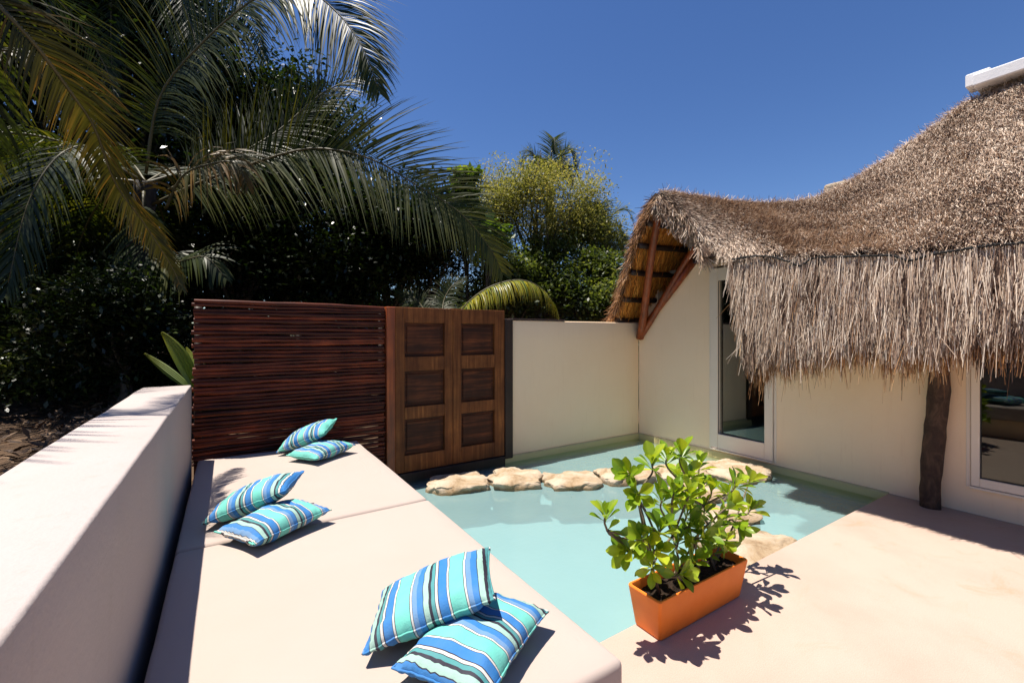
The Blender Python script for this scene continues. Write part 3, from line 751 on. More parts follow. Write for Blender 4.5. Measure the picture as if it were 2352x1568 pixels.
def shell(fn, ns, nt, s0, s1, th):
    S, Tt = np.meshgrid(np.linspace(s0, s1, ns), np.linspace(0, 1, nt), indexing='ij')
    S = S.ravel(); Tt = Tt.ravel(); P = fn[0](S, Tt); N, _ = fn[1](S, Tt)
    top = P.copy()
    for i_ in range(len(top)): top[i_, 2] += .03 * noise.noise(Vector(top[i_] * 3.0)) + .015 * noise.noise(Vector(top[i_] * 9))
    bot = P - N * th
    n_ = ns * nt; V = np.vstack([top, bot]); F = []
    for i_ in range(ns - 1):
        for j in range(nt - 1):
            a = i_ * nt + j; F.append((a, a + nt, a + nt + 1, a + 1)); F.append((n_ + a, n_ + a + 1, n_ + a + nt + 1, n_ + a + nt))
    for i_ in range(ns - 1):
        a = i_ * nt; F.append((a, n_ + a, n_ + a + nt, a + nt)); a = i_ * nt + nt - 1; F.append((a, a + nt, n_ + a + nt, n_ + a))
    for j in range(nt - 1):
        a = j; F.append((a, a + 1, n_ + a + 1, n_ + a)); a = (ns - 1) * nt + j; F.append((a, n_ + a, n_ + a + 1, a + 1))
    return V, F
# back slope of the cross gable
BE = np.array([(5.20, 5.22, 1.80), (5.6, 5.28, 1.80), (6.6, 5.3, 1.82), (8.6, 5.3, 1.9), (10.4, 5.3, 2.0)])
BT = np.array([(4.66, 3.80, 3.44), (5.3, 3.80, 3.48), (6.6, 3.80, 3.60), (8.2, 3.70, 3.78), (10.4, 3.6, 3.8)])
bs = np.array([0, .5, 1.5, 3.2, 5.0])
def backP(s, t):
    E = np.stack([np.interp(s, bs, BE[:, k]) for k in range(3)], 1); T = np.stack([np.interp(s, bs, BT[:, k]) for k in range(3)], 1)
    P = E * (1 - t)[:, None] + T * t[:, None]
    P[:, 2] += .10 * 4 * t * (1 - t) - .10 * np.sin(t * 2 * np.pi) ; P[:, 0] -= .04 * np.sin(t * np.pi)
    return P
def backN(s, t):
    e = 1e-3
    a = backP(s + e, t) - backP(s - e, t); b_ = backP(s, np.clip(t + e, 0, 1)) - backP(s, np.clip(t - e, 0, 1))
    n_ = np.cross(a, b_); n_ /= np.linalg.norm(n_, axis=1)[:, None] + 1e-9
    n_[n_[:, 2] < 0] *= -1
    b_ /= np.linalg.norm(b_, axis=1)[:, None] + 1e-9
    return n_, b_
V, F = shell((roofP, roofN), 110, 26, 0, 10.8, .20)
V2, F2 = shell((backP, backN), 40, 20, 0, 5.0, .10)
V3 = np.array([(8.05, 1.5, 4.50), (8.05, -5.5, 4.62), (11.4, -5.5, 2.3), (11.4, 3.2, 2.3), (8.3, 3.4, 3.6), (10.4, 3.6, 3.6)])
F3 = [(0, 3, 2, 1), (0, 4, 5, 3)]
allV = np.vstack([V, V2, V3]); allF = F + [tuple(i_ + len(V) for i_ in f) for f in F2] + [tuple(i_ + len(V) + len(V2) for i_ in f) for f in F3]
roof = mk('roof', allV, allF, M['thatch'], ho, True); sharp(roof, 50)

def strawmesh(P, D, Nn, L, W):
    D = D / np.linalg.norm(D, axis=1)[:, None]
    S = np.cross(D, Nn); S /= np.linalg.norm(S, axis=1)[:, None] + 1e-9
    Q = P + D * L[:, None]; W = W[:, None]
    V = np.stack([P - S * W * .5, P + S * W * .5, Q + S * W * .28, Q - S * W * .28], 1).reshape(-1, 3)
    return V, np.arange(len(V)).reshape(-1, 4)
def roof_straws(fnP, fnN, n, s0, s1, dens=1.0, lens=(.05, .16)):
    s = NR.uniform(s0, s1, n); t = NR.random(n) ** dens
    P = fnP(s, t); N, B = fnN(s, t)
    jit = NR.normal(size=(n, 3)) * .22
    D = -B + jit + N * NR.uniform(-.05, .22, n)[:, None]
    P = P + N * NR.uniform(.0, .05, n)[:, None]
    L = NR.uniform(*lens, n); W = NR.uniform(.0028, .0065, n)
    V, F = strawmesh(P, D, N + NR.normal(size=(n, 3)) * .25, L, W)
    patch = np.array([noise.noise(Vector(p * 1.3)) for p in P])
    tint = np.clip(NR.normal(.44, .34, n) + patch * .30, 0, 1)
    return V, F, tint
sets = [roof_straws(roofP, roofN, 240000, 0, 5.6, .8), roof_straws(backP, backN, 14000, 0, 2.6, .9), roof_straws(roofP, roofN, 6000, 5.6, 10.7)]
n = 7000; s = NR.uniform(.1, 5.6, n); t = NR.uniform(.965, 1.0, n); P = roofP(s, t); N, B = roofN(s, t)
V, F = strawmesh(P + N * NR.uniform(-.02, .05, n)[:, None], NR.normal(size=(n, 3)) * .5 + np.array([.3, .3, .1]), N + NR.normal(size=(n, 3)) * .4, NR.uniform(.05, .14, n), NR.uniform(.004, .008, n)); sets.append((V, F, np.clip(NR.normal(.45, .3, n), 0, 1)))
# shaggy rake ends
n = 2600; s = np.full(n, .0) + NR.random(n) * .05; t = NR.random(n)
P = roofP(s, t); N, B = roofN(s, t); D = -B * .9 + NR.normal(size=(n, 3)) * .35 + np.array([-.25, .1, -.3]); P = P - N * (NR.random(n) * .20)[:, None]
V, F = strawmesh(P, D, np.tile([-1., .2, 0], (n, 1)) + NR.normal(size=(n, 3)) * .3, NR.uniform(.08, .22, n), NR.uniform(.006, .012, n)); sets.append((V, F, np.clip(NR.normal(.45, .22, n), 0, 1)))
n = 2600; s = np.full(n, .0) + NR.random(n) * .05; t = NR.random(n)
P = backP(s, t); N, B = backN(s, t); D = -B * .9 + NR.normal(size=(n, 3)) * .35 + np.array([-.25, -.1, -.3]); P = P - N * (NR.random(n) * .11)[:, None]
V, F = strawmesh(P, D, np.tile([-1., -.2, 0], (n, 1)) + NR.normal(size=(n, 3)) * .3, NR.uniform(.08, .2, n), NR.uniform(.005, .010, n)); rake = (V, F, np.repeat(np.clip(NR.normal(.34, .24, n), 0, 1), 4))
def joinsets(sets):
    Vs = []; Fs = []; Ts = []; o_ = 0
    for V, F, t in sets: Vs.append(V); Fs.append(F + o_); o_ += len(V); Ts.append(np.repeat(t, 4))
    return np.vstack(Vs), np.vstack(Fs), np.concatenate(Ts)
V, F, T = joinsets(sets)
mk('straw_covering', V, F, M['straw'], roof, attrs={'tint': T})
mk('rake_straw', rake[0], rake[1], M['straw_in'], roof, attrs={'tint': rake[2]})  # back rake gets the darker brown straw to paint in its shade
# fringe hanging from the eave
def bottom(y): return np.interp(y, [-6, .2, .9, 1.15, 1.5, 2.0, 2.3, 2.5], [1.40, 1.40, 1.40, 1.38, 1.36, 1.25, 1.16, 1.09])
def eave_at(y): return np.stack([np.interp(y, EV[::-1, 1], EV[::-1, k]) for k in range(3)], 1)
def fringe(n, y0, y1, inner):
    y = NR.uniform(y0, y1, n); E = eave_at(y)
    zt = E[:, 2] - (NR.random(n) ** (.9 if inner else 1.1)) * (E[:, 2] - bottom(y)) * (.92 if inner else .80)
    cl = np.array([noise.noise(Vector((q * 9, 3.3, 1.0))) for q in y])
    L = NR.uniform(.12, .36, n) * (1.25 if inner else 1)
    f = (E[:, 2] - zt) / 1.1
    x = E[:, 0] - .035 - .06 * np.sin(np.clip(f, 0, 1) * 2.2) + NR.uniform(.03, .16, n) * (1 if inner else 0) + NR.normal(size=n) * .025
    end = zt - L; lim = bottom(y) + (.05 if inner else .20) + cl * .24 - NR.exponential(.075 if inner else .10, n)
    L = np.where(end < lim, np.maximum(.05, zt - lim), L)
    keep = (y < 2.76 - .30 * np.clip((2.42 - zt) / 1.3, 0, 1) - NR.random(n) * .03)
    P = np.stack([x, y, zt], 1)
    D = np.tile([-.05, 0, -1.], (n, 1)) + NR.normal(size=(n, 3)) * [.10, .10, .03]
    wild = NR.random(n) < .03; D[wild] += NR.normal(size=(wild.sum(), 3)) * [.2, .35, .0]
    N = np.tile([-1., 0, 0], (n, 1)) + NR.normal(size=(n, 3)) * .45
    P, D, N, L, f = P[keep], D[keep], N[keep], L[keep], f[keep]
    V, F = strawmesh(P, D, N, L, NR.uniform(.0028, .006, len(P)))
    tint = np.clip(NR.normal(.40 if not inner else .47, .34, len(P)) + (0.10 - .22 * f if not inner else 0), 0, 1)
    st = np.array([noise.noise(Vector((p[1] * 26, p[2] * 2.2, 5.0))) for p in P]); tint = np.clip(tint - 1.3 * np.clip(st - .05, 0, 1) + .14, 0, 1)  # dark streaks in the tint paint the shaded gaps between straw clumps
    return V, F, tint
V, F, T = joinsets([fringe(40000, -.3, 2.78, False), fringe(3500, -5, -.3, False)])
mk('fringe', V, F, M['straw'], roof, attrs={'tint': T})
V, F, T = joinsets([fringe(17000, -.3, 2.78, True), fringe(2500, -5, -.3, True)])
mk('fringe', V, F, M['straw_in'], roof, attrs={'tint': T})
# matted inner sheet of the fringe
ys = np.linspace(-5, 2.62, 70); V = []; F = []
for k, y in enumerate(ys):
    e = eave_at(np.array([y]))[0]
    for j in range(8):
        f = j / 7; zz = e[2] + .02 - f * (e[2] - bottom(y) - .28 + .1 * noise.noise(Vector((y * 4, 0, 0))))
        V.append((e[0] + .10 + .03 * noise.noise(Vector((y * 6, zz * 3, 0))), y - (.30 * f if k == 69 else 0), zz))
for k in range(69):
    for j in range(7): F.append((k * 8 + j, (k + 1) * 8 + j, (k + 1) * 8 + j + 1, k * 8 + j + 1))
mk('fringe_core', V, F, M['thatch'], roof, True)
# rope along the eave
rp = [(790, 1045), (900, 1028), (1000, 1030), (1090, 1055), (1155, 1078), (1220, 1040), (1310, 1031), (1400, 1030), (1530, 1025), (1650, 1025), (1740, 1050), (1850, 1020), (2000, 995), (2200, 965), (2352, 955)]
pts = []
for (x, y) in rp:
    p = pX((1460 + x / 2.138) * .91875, (160 + y / 2.138) * .91875, 4.50); pts.append(p)
pts += [np.array((4.50, .2, 2.24)), np.array((4.50, -1, 2.22)), np.array((4.5, -4, 2.22))]
cp = catmull(pts, 260)
for i_ in range(len(cp)): cp[i_, 0] += .012 * noise.noise(Vector((i_ * .9, 0, 0))); cp[i_, 2] += .010 * noise.noise(Vector((i_ * .8, 4, 0)))
b = MB(); b.tube(cp, [.010 * (1 + .5 * noise.noise(Vector((k * 1.3, 7, 0)))) for k in range(len(cp))], 6); b.build('rope', M['rope'], roof, True)
# ridge beam and vent stub
b = MB(); b.rbox(7.72, 8.22, -5.5, 1.50, 4.66, 4.80, .012, 1); b.rbox(7.80, 8.05, 1.36, 1.58, 4.70, 4.86, .012, 1); b.build('ridge_beam', M['beam'], ho)
vp = pX(1925, 430, 8.9)
b = MB(); b.rbox(vp[0] - .18, vp[0] + .3, vp[1] - .18, vp[1] + .18, 3.4, vp[2] + .06, .05, 3, .08, .03); b.build('chimney', M['stone'], ho)
# gable: rafters, battens, lining, dark infill
S_, T_ = np.meshgrid(np.linspace(.02, 2.0, 14), np.linspace(.03, .97, 14), indexing='ij'); S_ = S_.ravel(); T_ = T_.ravel()
Pn = backP(S_, T_) - backN(S_, T_)[0] * .112
mk('roof_lining', Pn, [(a * 14 + c, a * 14 + c + 1, (a + 1) * 14 + c + 1, (a + 1) * 14 + c) for a in range(13) for c in range(13)], M['lining'], roof, True)
n = 7000; s = NR.uniform(.02, 1.9, n); t = NR.uniform(.04, .96, n); P = backP(s, t); N, B = backN(s, t)
V, F = strawmesh(P - N * .125, -B + NR.normal(size=(n, 3)) * .18, -N + NR.normal(size=(n, 3)) * .3, NR.uniform(.12, .3, n), NR.uniform(.005, .011, n))
mk('lining_straw', V, F, M['straw_or'], roof, attrs={'tint': np.repeat(np.clip(NR.normal(.55, .25, n), 0, 1), 4)})
for t0 in (.10, .27, .44, .60, .76, .9):
    s = np.linspace(.0, 2.0, 12); P = backP(s, np.full(12, t0)); N, B = backN(s, np.full(12, t0)); P = P - N * .16
    b = MB(); b.tube(P, .042, 8, jit=.2); b.build('purlin', M['darkwood'], ho, True)
def pole(a, c, r0, r1, mat, name):
    a = np.array(a); c = np.array(c); pts = [a + (c - a) * f + np.array([0, .012 * math.sin(f * 6), .012 * math.sin(f * 5)]) for f in np.linspace(0, 1, 12)]
    b = MB(); b.tube(pts, list(np.linspace(r0, r1, 12)), 12, jit=.12); b.build(name, mat, ho, True)
pole((4.80, 3.86, 3.22), (5.545, 4.84, 1.56), .046, .060, M['redwood'], 'rafter')
pole((5.51, 3.74, 2.90), (5.555, 4.82, 1.60), .045, .05, M['redwood'], 'rafter')
pole((4.62, 3.80, 3.20), (8.0, 3.80, 3.42), .05, .06, M['darkwood'], 'ridge_pole')
pole((5.52, 3.15, 2.66), (5.52, 3.76, 3.05), .045, .05, M['darkwood'], 'rafter')
b = MB()
b.add([(x, y, z) for x in (5.625, 5.80) for (y, z) in ((2.70, 2.621), (3.93, 2.621), (3.80, 3.28), (3.3, 2.95))], [(0, 3, 2, 1), (4, 5, 6, 7), (0, 1, 5, 4), (1, 2, 6, 5), (2, 3, 7, 6), (3, 0, 4, 7)])
b.rbox(5.50, 5.598, 2.62, 3.85, 2.60, 2.70, .006, 1)
b.build('gable_panel', M['darkwood'], ho)
b = MB(); b.tube([(5.55, 3.80, 2.70), (5.57, 4.86, 1.62)], .05, 10, jit=.1); b.build('wall_plate', M['redwood'], ho, True)

# ------------------------------------------------------------------ vegetation helpers
G = np.array([0, 0, -1.])
def frond_geo(ctrl, N0, nl, L, droop, w, stiff=.35, seg=5, prof=None, tint=.5, rr=.022, swirl=.25, sides=(1, 1)):
    """one pinnate frond: leaflets (strip of quads) on both sides of a curved rib"""
    n = nl + 1; rc = catmull(ctrl, 120); N0 = np.asarray(N0, float)
    seglen = np.linalg.norm(np.diff(rc, axis=0), axis=1); cum = np.concatenate([[0], np.cumsum(seglen)]); tot = cum[-1]
    V = []; F = []; T = []
    for k in range(nl):
        f = .10 + .90 * (k + .5) / nl
        i_ = min(len(rc) - 2, int(np.searchsorted(cum, f * tot)) - 1); i_ = max(i_, 0)
        p0 = rc[i_] + (rc[i_ + 1] - rc[i_]) * ((f * tot - cum[i_]) / max(seglen[i_], 1e-6))
        t = rc[i_ + 1] - rc[i_]; t = t / np.linalg.norm(t)
        s = np.cross(t, N0); s /= np.linalg.norm(s); nn = np.cross(s, t)
        lp = L * (math.sin(math.pi * min(1, (f * .80 + .17))) ** .8 if prof is None else prof(f))
        for sg, on in ((1, sides[0]), (-1, sides[1])):
            if not on: continue
            ll = lp * R.uniform(.82, 1.1) * on
            d = t * (stiff + .55 * f + R.uniform(-.09, .09)) + s * sg * (1.0 - .35 * f) + nn * (.22 + R.uniform(-.1, .1))
            d /= np.linalg.norm(d); p = p0.copy()
            b0 = len(V); ws = (.55, 1, .95, .7, .38, .05) if seg == 5 else (.6, 1, .6, .05)
            tv = np.clip(tint + R.gauss(0, .22), 0, 1); dr = droop * R.uniform(.6, 1.4)
            tw = nn + s * sg * R.uniform(-swirl, swirl) + t * R.uniform(-swirl, swirl)
            for q in range(seg + 1):
                wd = np.cross(d, tw); wd /= np.linalg.norm(wd) + 1e-9
                V.append(p - wd * w * ws[q] * .5); V.append(p + wd * w * ws[q] * .5); tq = min(1, tv + .05 * q); T += [tq, tq]
                d = d + G * dr / seg; d /= np.linalg.norm(d); p = p + d * ll / seg
            for q in range(seg): F.append((b0 + 2 * q, b0 + 2 * q + 1, b0 + 2 * q + 3, b0 + 2 * q + 2))
    nleaf = len(F)
    mb = MB(); mb.tube(rc[::4], list(np.linspace(rr, rr * .22, len(rc[::4]))), 6)
    b0 = len(V); V += [np.array(q) for q in mb.v]; T += [.9] * len(mb.v); F += [tuple(i_ + b0 for i_ in f) for f in mb.f]
    return V, F, T, nleaf
def frond(parent, mat, ctrl, N0, nl=70, L=1.0, droop=.5, w=.035, label=None, **kw):
    V, F, T, nleaf = frond_geo(ctrl, N0, nl, L, droop, w, **kw)
    o = mk('frond', V, F, [mat, M['rachis']], parent, True, {'tint': T})
    mi = np.zeros(len(F), np.int32); mi[nleaf:] = 1; o.data.polygons.foreach_set('material_index', mi)
    if label: o['label'] = label
    return o
TOCAM = np.array([-SN, -CS, 0.])
RT = np.array([CS, -SN, 0.])
def pxs(lst): return [pd(*q) for q in lst]
def palm(label, crown, base_z, lean=(0, 0), r=.16, group='palm trees behind the courtyard', name='palm_tree'):
    crown = np.array(crown)
    base = np.array([crown[0] + lean[0], crown[1] + lean[1], base_z])
    o = thing(name, label, 'palm tree', tuple(base), group)
    pts = [base * (1 - f) + crown * f + np.array([0, 0, 0]) for f in np.linspace(0, 1, 26)]
    rad = [r * (1.25 - .45 * f) * (1 + .05 * (k % 2)) for k, f in enumerate(np.linspace(0, 1, 26))]
    b = MB(); b.tube(pts, rad, 12, jit=.08); b.build('trunk', M['palmbark'], o, True)
    return o, crown
def arch(c, az, rise, length, drop):
    """rib points of a free frond: leaves the crown at azimuth az, rises and droops"""
    h = np.array([math.cos(az), math.sin(az), 0.])
    return [c + h * (length * f) * (1 - .22 * f * f) + np.array([0, 0, rise * math.sin(f * 2.2) - drop * f ** 2.4]) for f in np.linspace(0, 1, 6)]

# main palm: crown left of centre
c1 = pd(335, 420, 6.4)
p1, c1 = palm('tall coconut palm whose long fronds arch over the stick fence', c1, .0, (-.3, .2))
frond(p1, M['palm'], pxs([(335, 400, 6.3), (367, 225, 6.15), (461, 103, 6.0), (590, -5, 5.8), (690, -28, 5.7), (775, 30, 5.6), (838, 120, 5.5), (872, 215, 5.5)]), TOCAM + [0, 0, .35], 230, 1.5, .85, .019, tint=.62)
frond(p1, M['palm'], pxs([(350, 470, 6.4), (445, 425, 6.4), (536, 391, 6.4), (680, 346, 6.35), (774, 345, 6.3), (867, 372, 6.3), (946, 419, 6.3), (1055, 487, 6.3), (1125, 570, 6.4), (1155, 630, 6.5)]), TOCAM + [0, 0, .15], 200, 1.32, .42, .022, tint=.75)
frond(p1, M['palm'], pxs([(380, 440, 6.6), (520, 370, 6.9), (640, 300, 7.2), (740, 215, 7.4), (830, 180, 7.5), (870, 210, 7.5)]), TOCAM + [0, 0, .4], 110, 1.0, .3, .020, tint=.35)
frond(p1, M['palm'], pxs([(330, 440, 6.2), (330, 560, 5.9), (420, 560, 5.8), (400, 470, 5.9), (385, 430, 6.0)][:2] + [(400, 600, 5.8), (470, 590, 5.7), (520, 640, 5.7)]), TOCAM + [0, 0, .8], 45, .8, 1.2, .035, tint=.5)
frond(p1, M['palm_y'], pxs([(380, 480, 6.1), (420, 405, 6.0), (480, 378, 5.9), (540, 375, 5.9), (570, 430, 5.9)]), TOCAM + [0, 0, .6], 34, .75, 1.6, .034, tint=.6)
for k, (az, ri, ln, dp) in enumerate([(1.9, 1.0, 3.2, 1.5), (2.6, .9, 3.3, 1.8), (3.4, .7, 3.0, 2.0), (4.2, .5, 2.4, 2.2), (1.2, 1.1, 3.3, 1.4), (.6, 1.0, 3.2, 1.3), (2.2, .2, 2.8, 2.6), (1.5, .1, 2.8, 2.4), (3.0, .1, 2.6, 2.8)]):
    frond(p1, M['palm'], arch(c1, az, ri, ln, dp), (0, 0, 1), 80, 1.0, .9, .026, tint=.4)
# near palm off the top left corner
p2, c2 = palm('near palm at the left edge with yellowing hanging frond', pd(-260, -260, 2.8), .8, (-.5, .6), .14)
frond(p2, M['palm_y'], [c2] + pxs([(-70, -60, 2.5), (0, 16, 2.48), (86, 109, 2.58), (168, 219, 2.76), (219, 297, 2.95), (266, 422, 3.2), (328, 508, 3.42), (395, 613, 3.65), (418, 665, 3.7)]), TOCAM + RT * .2 + [0, 0, .25], 230, .50, .72, .012, tint=.24, sides=(.7, 1), rr=.016, label='yellowing frond drooping toward the white wall')
frond(p2, M['palm_y'], [c2] + pxs([(-140, 60, 3.9), (-60, 112, 4.0), (20, 118, 4.05), (75, 140, 4.1), (100, 190, 4.1)]), TOCAM + [0, 0, .8], 90, .5, 1.4, .016, tint=.3)
frond(p2, M['palm'], [c2] + pxs([(-160, -40, 5.4), (-60, 60, 6.2), (30, 190, 6.8), (60, 320, 7.0), (70, 400, 7.0)]), TOCAM + [0, 0, .3], 100, .8, .9, .016, tint=.2)
frond(p2, M['palm'], [c2] + pxs([(-100, -160, 5.0), (60, -60, 5.4), (170, 40, 5.8), (240, 150, 6.0), (270, 240, 6.0)]), TOCAM + [0, 0, .4], 110, .85, .6, .016, tint=.25)
for az, ri, ln, dp in [(3.6, .9, 3, 1.8), (4.5, .9, 3, 1.8), (2.6, .8, 3, 1.6), (1.7, .8, 3, 2.0)]:
    frond(p2, M['palm'], arch(c2, az, ri, ln, dp), (0, 0, 1), 50, .9, .9, .034, tint=.4)
# tall palm behind with crown above the frame
p3, c3 = palm('dark tall palm trunk rising out of frame at upper left', pd(285, -330, 8.6), .2, (-.25, .1), .20)
for lst in ([(330, -200, 8.0), (390, -60, 7.7), (440, 60, 7.5), (470, 180, 7.4)], [(350, -220, 8.0), (470, -120, 7.6), (560, 0, 7.4), (610, 140, 7.4)],
            [(240, -220, 8.2), (160, -90, 8.0), (110, 60, 7.9), (90, 220, 7.9)], [(280, -220, 8.2), (260, -80, 8.0), (255, 80, 7.9), (262, 240, 7.9)], [(330, -260, 8.0), (500, -220, 7.6), (640, -120, 7.4), (720, 20, 7.3)]):
    frond(p3, M['palm'], [c3] + pxs(lst), TOCAM + [0, 0, .4], 120, 1.05, .6, .024, tint=.35)
# small palm behind the gate with yellow green arching frond
p4, c4 = palm('small palm behind the wooden gate with bright yellow green arching frond', pd(1005, 800, 7.5), .1, (0, 0), .09)
frond(p4, M['palm_young'], [c4] + pxs([(1040, 740, 7.4), (1078, 692, 7.4), (1130, 657, 7.4), (1195, 643, 7.4), (1245, 664, 7.4), (1276, 708, 7.5), (1290, 760, 7.5)]), (.1, -.25, 1), 170, .55, 2.6, .015, tint=.8, stiff=.15)
for lst in ([(985, 745, 7.6), (970, 705, 7.8), (945, 680, 7.9), (910, 672, 8.0)], [(1015, 735, 7.6), (1020, 690, 7.8), (1040, 655, 7.9), (1070, 640, 8.0)]):
    frond(p4, M['palm'], [c4] + pxs(lst), TOCAM + [0, 0, .5], 90, .42, .9, .012, tint=.6)
# distant palms above the yellow tree
p5, c5 = palm('distant dark palm top rising above the yellow green tree', pd(1262, 425, 13.4), .1, (.2, 0), .15)
for k in range(15):
    az = k * 2.39996; el = R.uniform(.3, 1.9)
    frond(p5, M['palm'], arch(c5, az, el * .8, 1.15, .5), (0, 0, 1), 50, .55, .5, .026, tint=.5, seg=3, stiff=.5)
p6, c6 = palm('distant palm beside the thatched gable with drooping grey fronds', pd(1365, 560, 12.9), .1, (.2, 0), .14)
for k in range(13):
    az = k * 2.39996 + .5; el = R.uniform(.3, 1.7)
    frond(p6, M['palm'], arch(c6, az, el * .85, 1.5, .7), (0, 0, 1), 50, .6, .6, .028, tint=.55, seg=3, stiff=.5)
# young shoot behind the end of the low wall
sp = thing('young_palm_shoot', 'bright yellow green palm shoot behind the corner of wall and stick fence', 'plant', tuple(pd(440, 900, 4.2)))
def blade(parent, base, tip, wd, bend, pleats=7):
    base = np.array(base); tip = np.array(tip); ax = tip - base; L = np.linalg.norm(ax); ax /= L
    s = np.cross(ax, TOCAM); s /= np.linalg.norm(s); nn = np.cross(s, ax)
    V = []; F = []; T = []; nr = 16; nc = pleats * 2 + 1
    for r in range(nr):
        f = r / (nr - 1); w = wd * (math.sin(math.pi * min(1, f * .93 + .05)) ** .8)
        for c in range(nc):
            g = (c / (nc - 1) - .5)
            V.append(base + ax * L * f + s * (g * w + bend * math.sin(f * 2)) + nn * ((c % 2) * .008 - abs(g) * w * .5)); T.append(.35 + .4 * f + (.1 if c % 2 else 0))
    for r in range(nr - 1):
        for c in range(nc - 1): F.append((r * nc + c, r * nc + c + 1, (r + 1) * nc + c + 1, (r + 1) * nc + c))
    mk('leaf_blade', V, F, M['palm_young'], parent, False, {'tint': T})
blade(sp, pd(448, 895, 4.2), pd(366, 766, 4.15), .16, .03)
blade(sp, pd(446, 900, 4.25), pd(335, 808, 4.3), .09, -.02)
blade(sp, pd(452, 895, 4.2), pd(425, 800, 4.4), .10, .02)

# broadleaf trees
def tree(label, crown_px, d, rx, ry, leaf, n, mat, clumps=26, base_z=.1, name='tree', group='trees behind the courtyard', depth=1.0, twigs=True, wl=.5, cat='tree', fill=.55):
    cx, cy = crown_px; c = pd(cx, cy, d); k = d / FOC; RX, RZ = rx * k, ry * k; RY = RX * depth
    base = np.array([c[0] + R.uniform(-.2, .2), c[1] + R.uniform(-.2, .2), base_z])
    o = thing(name, label, cat, tuple(base), group)
    cl = []
    for q in range(clumps):
        v = NR.normal(size=3); v /= np.linalg.norm(v); r = NR.uniform(fill, 1.0) * NR.uniform(.82, 1.08)
        cl.append(c + np.array([v[0] * RX, v[1] * RY, v[2] * RZ]) * r * .86)
    cl = np.array(cl); per = n // clumps
    sg = .26 * min(RX, RZ) * NR.uniform(.7, 1.35, clumps)
    P = np.repeat(cl, per, 0) + np.clip(NR.normal(size=(clumps * per, 3)), -1.5, 1.5) * np.repeat(sg, per)[:, None] * [1, 1, .8]
    m = len(P); keep = P[:, 2] > base_z; P = P[keep]; m = len(P)
    V, F = scatter_quads(P, NR.uniform(.6, 1.3, m) * leaf, NR.uniform(.6, 1.2, m) * leaf * wl, .6, .25)
    shade = np.repeat(NR.normal(0, .15, clumps), per)[keep]
    mk('crown', V, F, mat, o, attrs={'tint': np.repeat(np.clip(NR.normal(.5, .22, m) + shade, 0, 1), 4)})
    b = MB(); fork = base * .45 + c * .55 if c[2] - RZ > base_z + .4 else base * .6 + c * .4
    r0 = max(.03, .035 * RX + .03)
    b.tube(catmull([base, base * .6 + fork * .4 + NR.normal(size=3) * .06, fork], 10), list(np.linspace(r0 * 1.3, r0 * .8, 10)), 9, jit=.15)
    for q in range(0, clumps, 2):
        mid = fork * .5 + cl[q] * .5 + NR.normal(size=3) * .08 * RX + np.array([0, 0, .08 * RZ])
        b.tube(catmull([fork, mid, cl[q]], 8), list(np.linspace(r0 * .5, r0 * .08, 8)), 6)
    if twigs == 2:
        for q in range(70):
            v = NR.normal(size=3); v[2] = abs(v[2]) + .6; v /= np.linalg.norm(v); j = R.randrange(clumps)
            if cl[j][2] < c[2]: continue
            b.tube([cl[j], cl[j] + v * .28 * RZ + NR.normal(size=3) * .05, cl[j] + v * .55 * RZ], [.012, .009, .004], 5)
    b.build('trunk', M['treebark'], o, True)
    return o
tree('yellow green small leaved tree behind the courtyard wall, top centre', (1240, 490), 12, 185, 112, .075, 36000, M['leaf_yellow'], 56, twigs=2)
tree('olive green tree touching the thatched gable with its right side', (1365, 565), 11.6, 80, 75, .08, 9000, M['leaf_yellow'], 24)
tree('small yellow green tree with bare twigs beside the big palm frond', (1125, 470), 12.5, 100, 100, .075, 14000, M['leaf_yellow'], 24, twigs=2)
tree('dark green tree above the courtyard wall next to the thatched gable', (1355, 668), 10.5, 115, 95, .12, 11000, M['leaf_mid'], 30)
tree('green tree beneath the yellow green crown behind the courtyard wall', (1280, 620), 11.3, 160, 85, .11, 10000, M['leaf_mid'], 24)
tree('mid green bushy tree behind the right leaf of the gate', (1170, 665), 10.5, 120, 80, .13, 11000, M['leaf_mid'], 30)
tree('bright large leaved tree beside the tip of the arching frond', (1070, 470), 10, 50, 110, .15, 2600, M['leaf_big'], 14, wl=.75)
tree('big leaved bright bush among the dark trees over the gate', (1120, 560), 9.2, 55, 55, .20, 500, M['leaf_big'], 9, wl=.75, cat='bush', name='bush')
tree('dark dense tree right of the arching frond base', (985, 560), 9.8, 130, 150, .12, 13000, M['leaf_dark'], 30)
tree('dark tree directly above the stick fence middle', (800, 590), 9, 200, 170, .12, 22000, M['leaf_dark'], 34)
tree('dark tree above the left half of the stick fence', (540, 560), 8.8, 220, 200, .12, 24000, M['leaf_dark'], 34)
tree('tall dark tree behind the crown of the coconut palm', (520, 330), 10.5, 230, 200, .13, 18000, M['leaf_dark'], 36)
tree('tall dark tree in the upper left behind the near palm', (170, 250), 9.5, 300, 320, .14, 22000, M['leaf_dark'], 44)
tree('dark tall tree at the top of the photo left of the arching fronds', (330, 60), 9.2, 220, 190, .15, 18000, M['leaf_dark'], 36)
tree('added tall dark tree, crown unseen above upper left, shading the palms there', (-330, -620), 9.0, 330, 230, .2, 16000, M['leaf_dark'], 36, base_z=.5)  # unseen crown, added to cast shade on the left fronds
tree('dark tree filling the top left corner', (30, -20), 8.8, 260, 260, .15, 18000, M['leaf_dark'], 36)
tree('dark tree low behind the gate under the arching frond', (900, 560), 9.4, 150, 150, .12, 18000, M['leaf_dark'], 34)
tree('dark tree between the two arching fronds', (650, 320), 9.6, 165, 165, .13, 26000, M['leaf_dark'], 32)
tree('dark tree low at the left edge above the white wall', (60, 690), 7.0, 190, 210, .12, 14000, M['leaf_dark'], 30, base_z=.7)
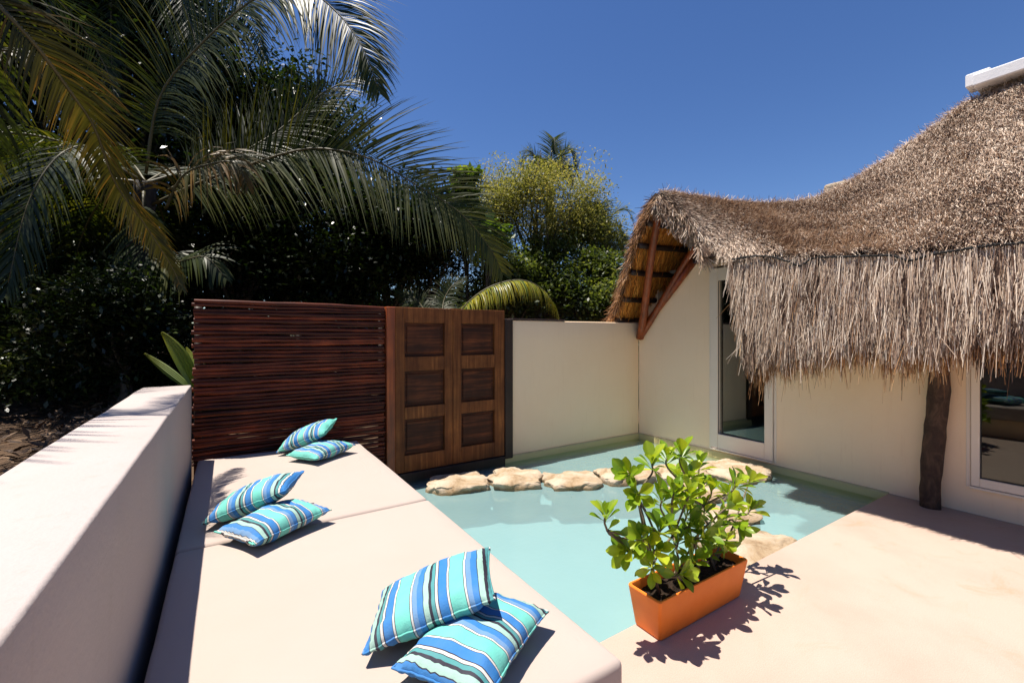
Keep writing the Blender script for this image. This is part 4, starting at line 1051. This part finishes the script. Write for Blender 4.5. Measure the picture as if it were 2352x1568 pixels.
tree('dark shrub between the left edge tree and stick fence', (290, 760), 6.0, 170, 190, .09, 15000, M['leaf_dark'], 32, base_z=.7)
tree('lighter green shrub glinting at the far left edge', (40, 850), 6.0, 90, 90, .10, 2500, M['leaf_mid'], 16, base_z=.7, name='shrub', cat='shrub')
tree('small shrub in the dark gap left of the palm shoot', (230, 870), 6.4, 90, 70, .09, 2500, M['leaf_dark'], 14, base_z=.7, name='shrub', cat='shrub')
tree('dark green tree between courtyard wall and thatch edge', (1420, 690), 9.4, 70, 70, .12, 4000, M['leaf_mid'], 16)
# the jungle beyond: one mass nobody could count
n = 60000; az = NR.random(n)
X = NR.uniform(-14, 15, n); Y = NR.uniform(12, 17, n) - np.clip(-X, 0, 14) * .45
hh = 3.0 + 2.6 * np.clip((3.0 - X) / 8, 0, 1.4) + np.array([1.2 * noise.noise(Vector((x * .35, 3, 0))) for x in X])
P = np.stack([X, Y, NR.random(n) * hh + .1], 1)
V, F = scatter_quads(P, NR.uniform(.2, .42, n), NR.uniform(.1, .2, n), .6, .25)
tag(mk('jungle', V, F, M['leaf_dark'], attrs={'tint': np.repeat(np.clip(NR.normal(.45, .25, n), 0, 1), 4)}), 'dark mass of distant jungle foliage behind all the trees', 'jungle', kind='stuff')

# ------------------------------------------------------------------ light
SUN = Vector((-.265, .175, 1)).normalized()
sl = bpy.data.lights.new('sun', 'SUN'); sl.energy = 3.3; sl.angle = math.radians(.53); sl.color = (1, .93, .83)
so = bpy.data.objects.new('sun', sl); COL.objects.link(so); so.rotation_euler = (-SUN).to_track_quat('-Z', 'Y').to_euler()
wd = bpy.data.worlds.new('World'); scene.world = wd; wd.use_nodes = True
nt = wd.node_tree; bg = nt.nodes['Background']; sky = nt.nodes.new('ShaderNodeTexSky'); sky.sky_type = 'NISHITA'
sky.sun_disc = False; sky.sun_elevation = math.asin(SUN.z); sky.sun_rotation = math.atan2(SUN.x, SUN.y)
sky.altitude = 1200; sky.air_density = 1.1; sky.dust_density = .3; sky.ozone_density = 3.0
hs = nt.nodes.new('ShaderNodeHueSaturation'); hs.inputs['Saturation'].default_value = 1.2; hs.inputs['Hue'].default_value = .5105
nt.links.new(sky.outputs[0], hs.inputs['Color']); nt.links.new(hs.outputs[0], bg.inputs['Color']); bg.inputs['Strength'].default_value = .050
scene.view_settings.view_transform = 'Standard'; scene.view_settings.look = 'None'
scene.view_settings.exposure = 1.36; scene.view_settings.gamma = 1
scene.cycles.max_bounces = 10; scene.cycles.transparent_max_bounces = 12; scene.cycles.diffuse_bounces = 5
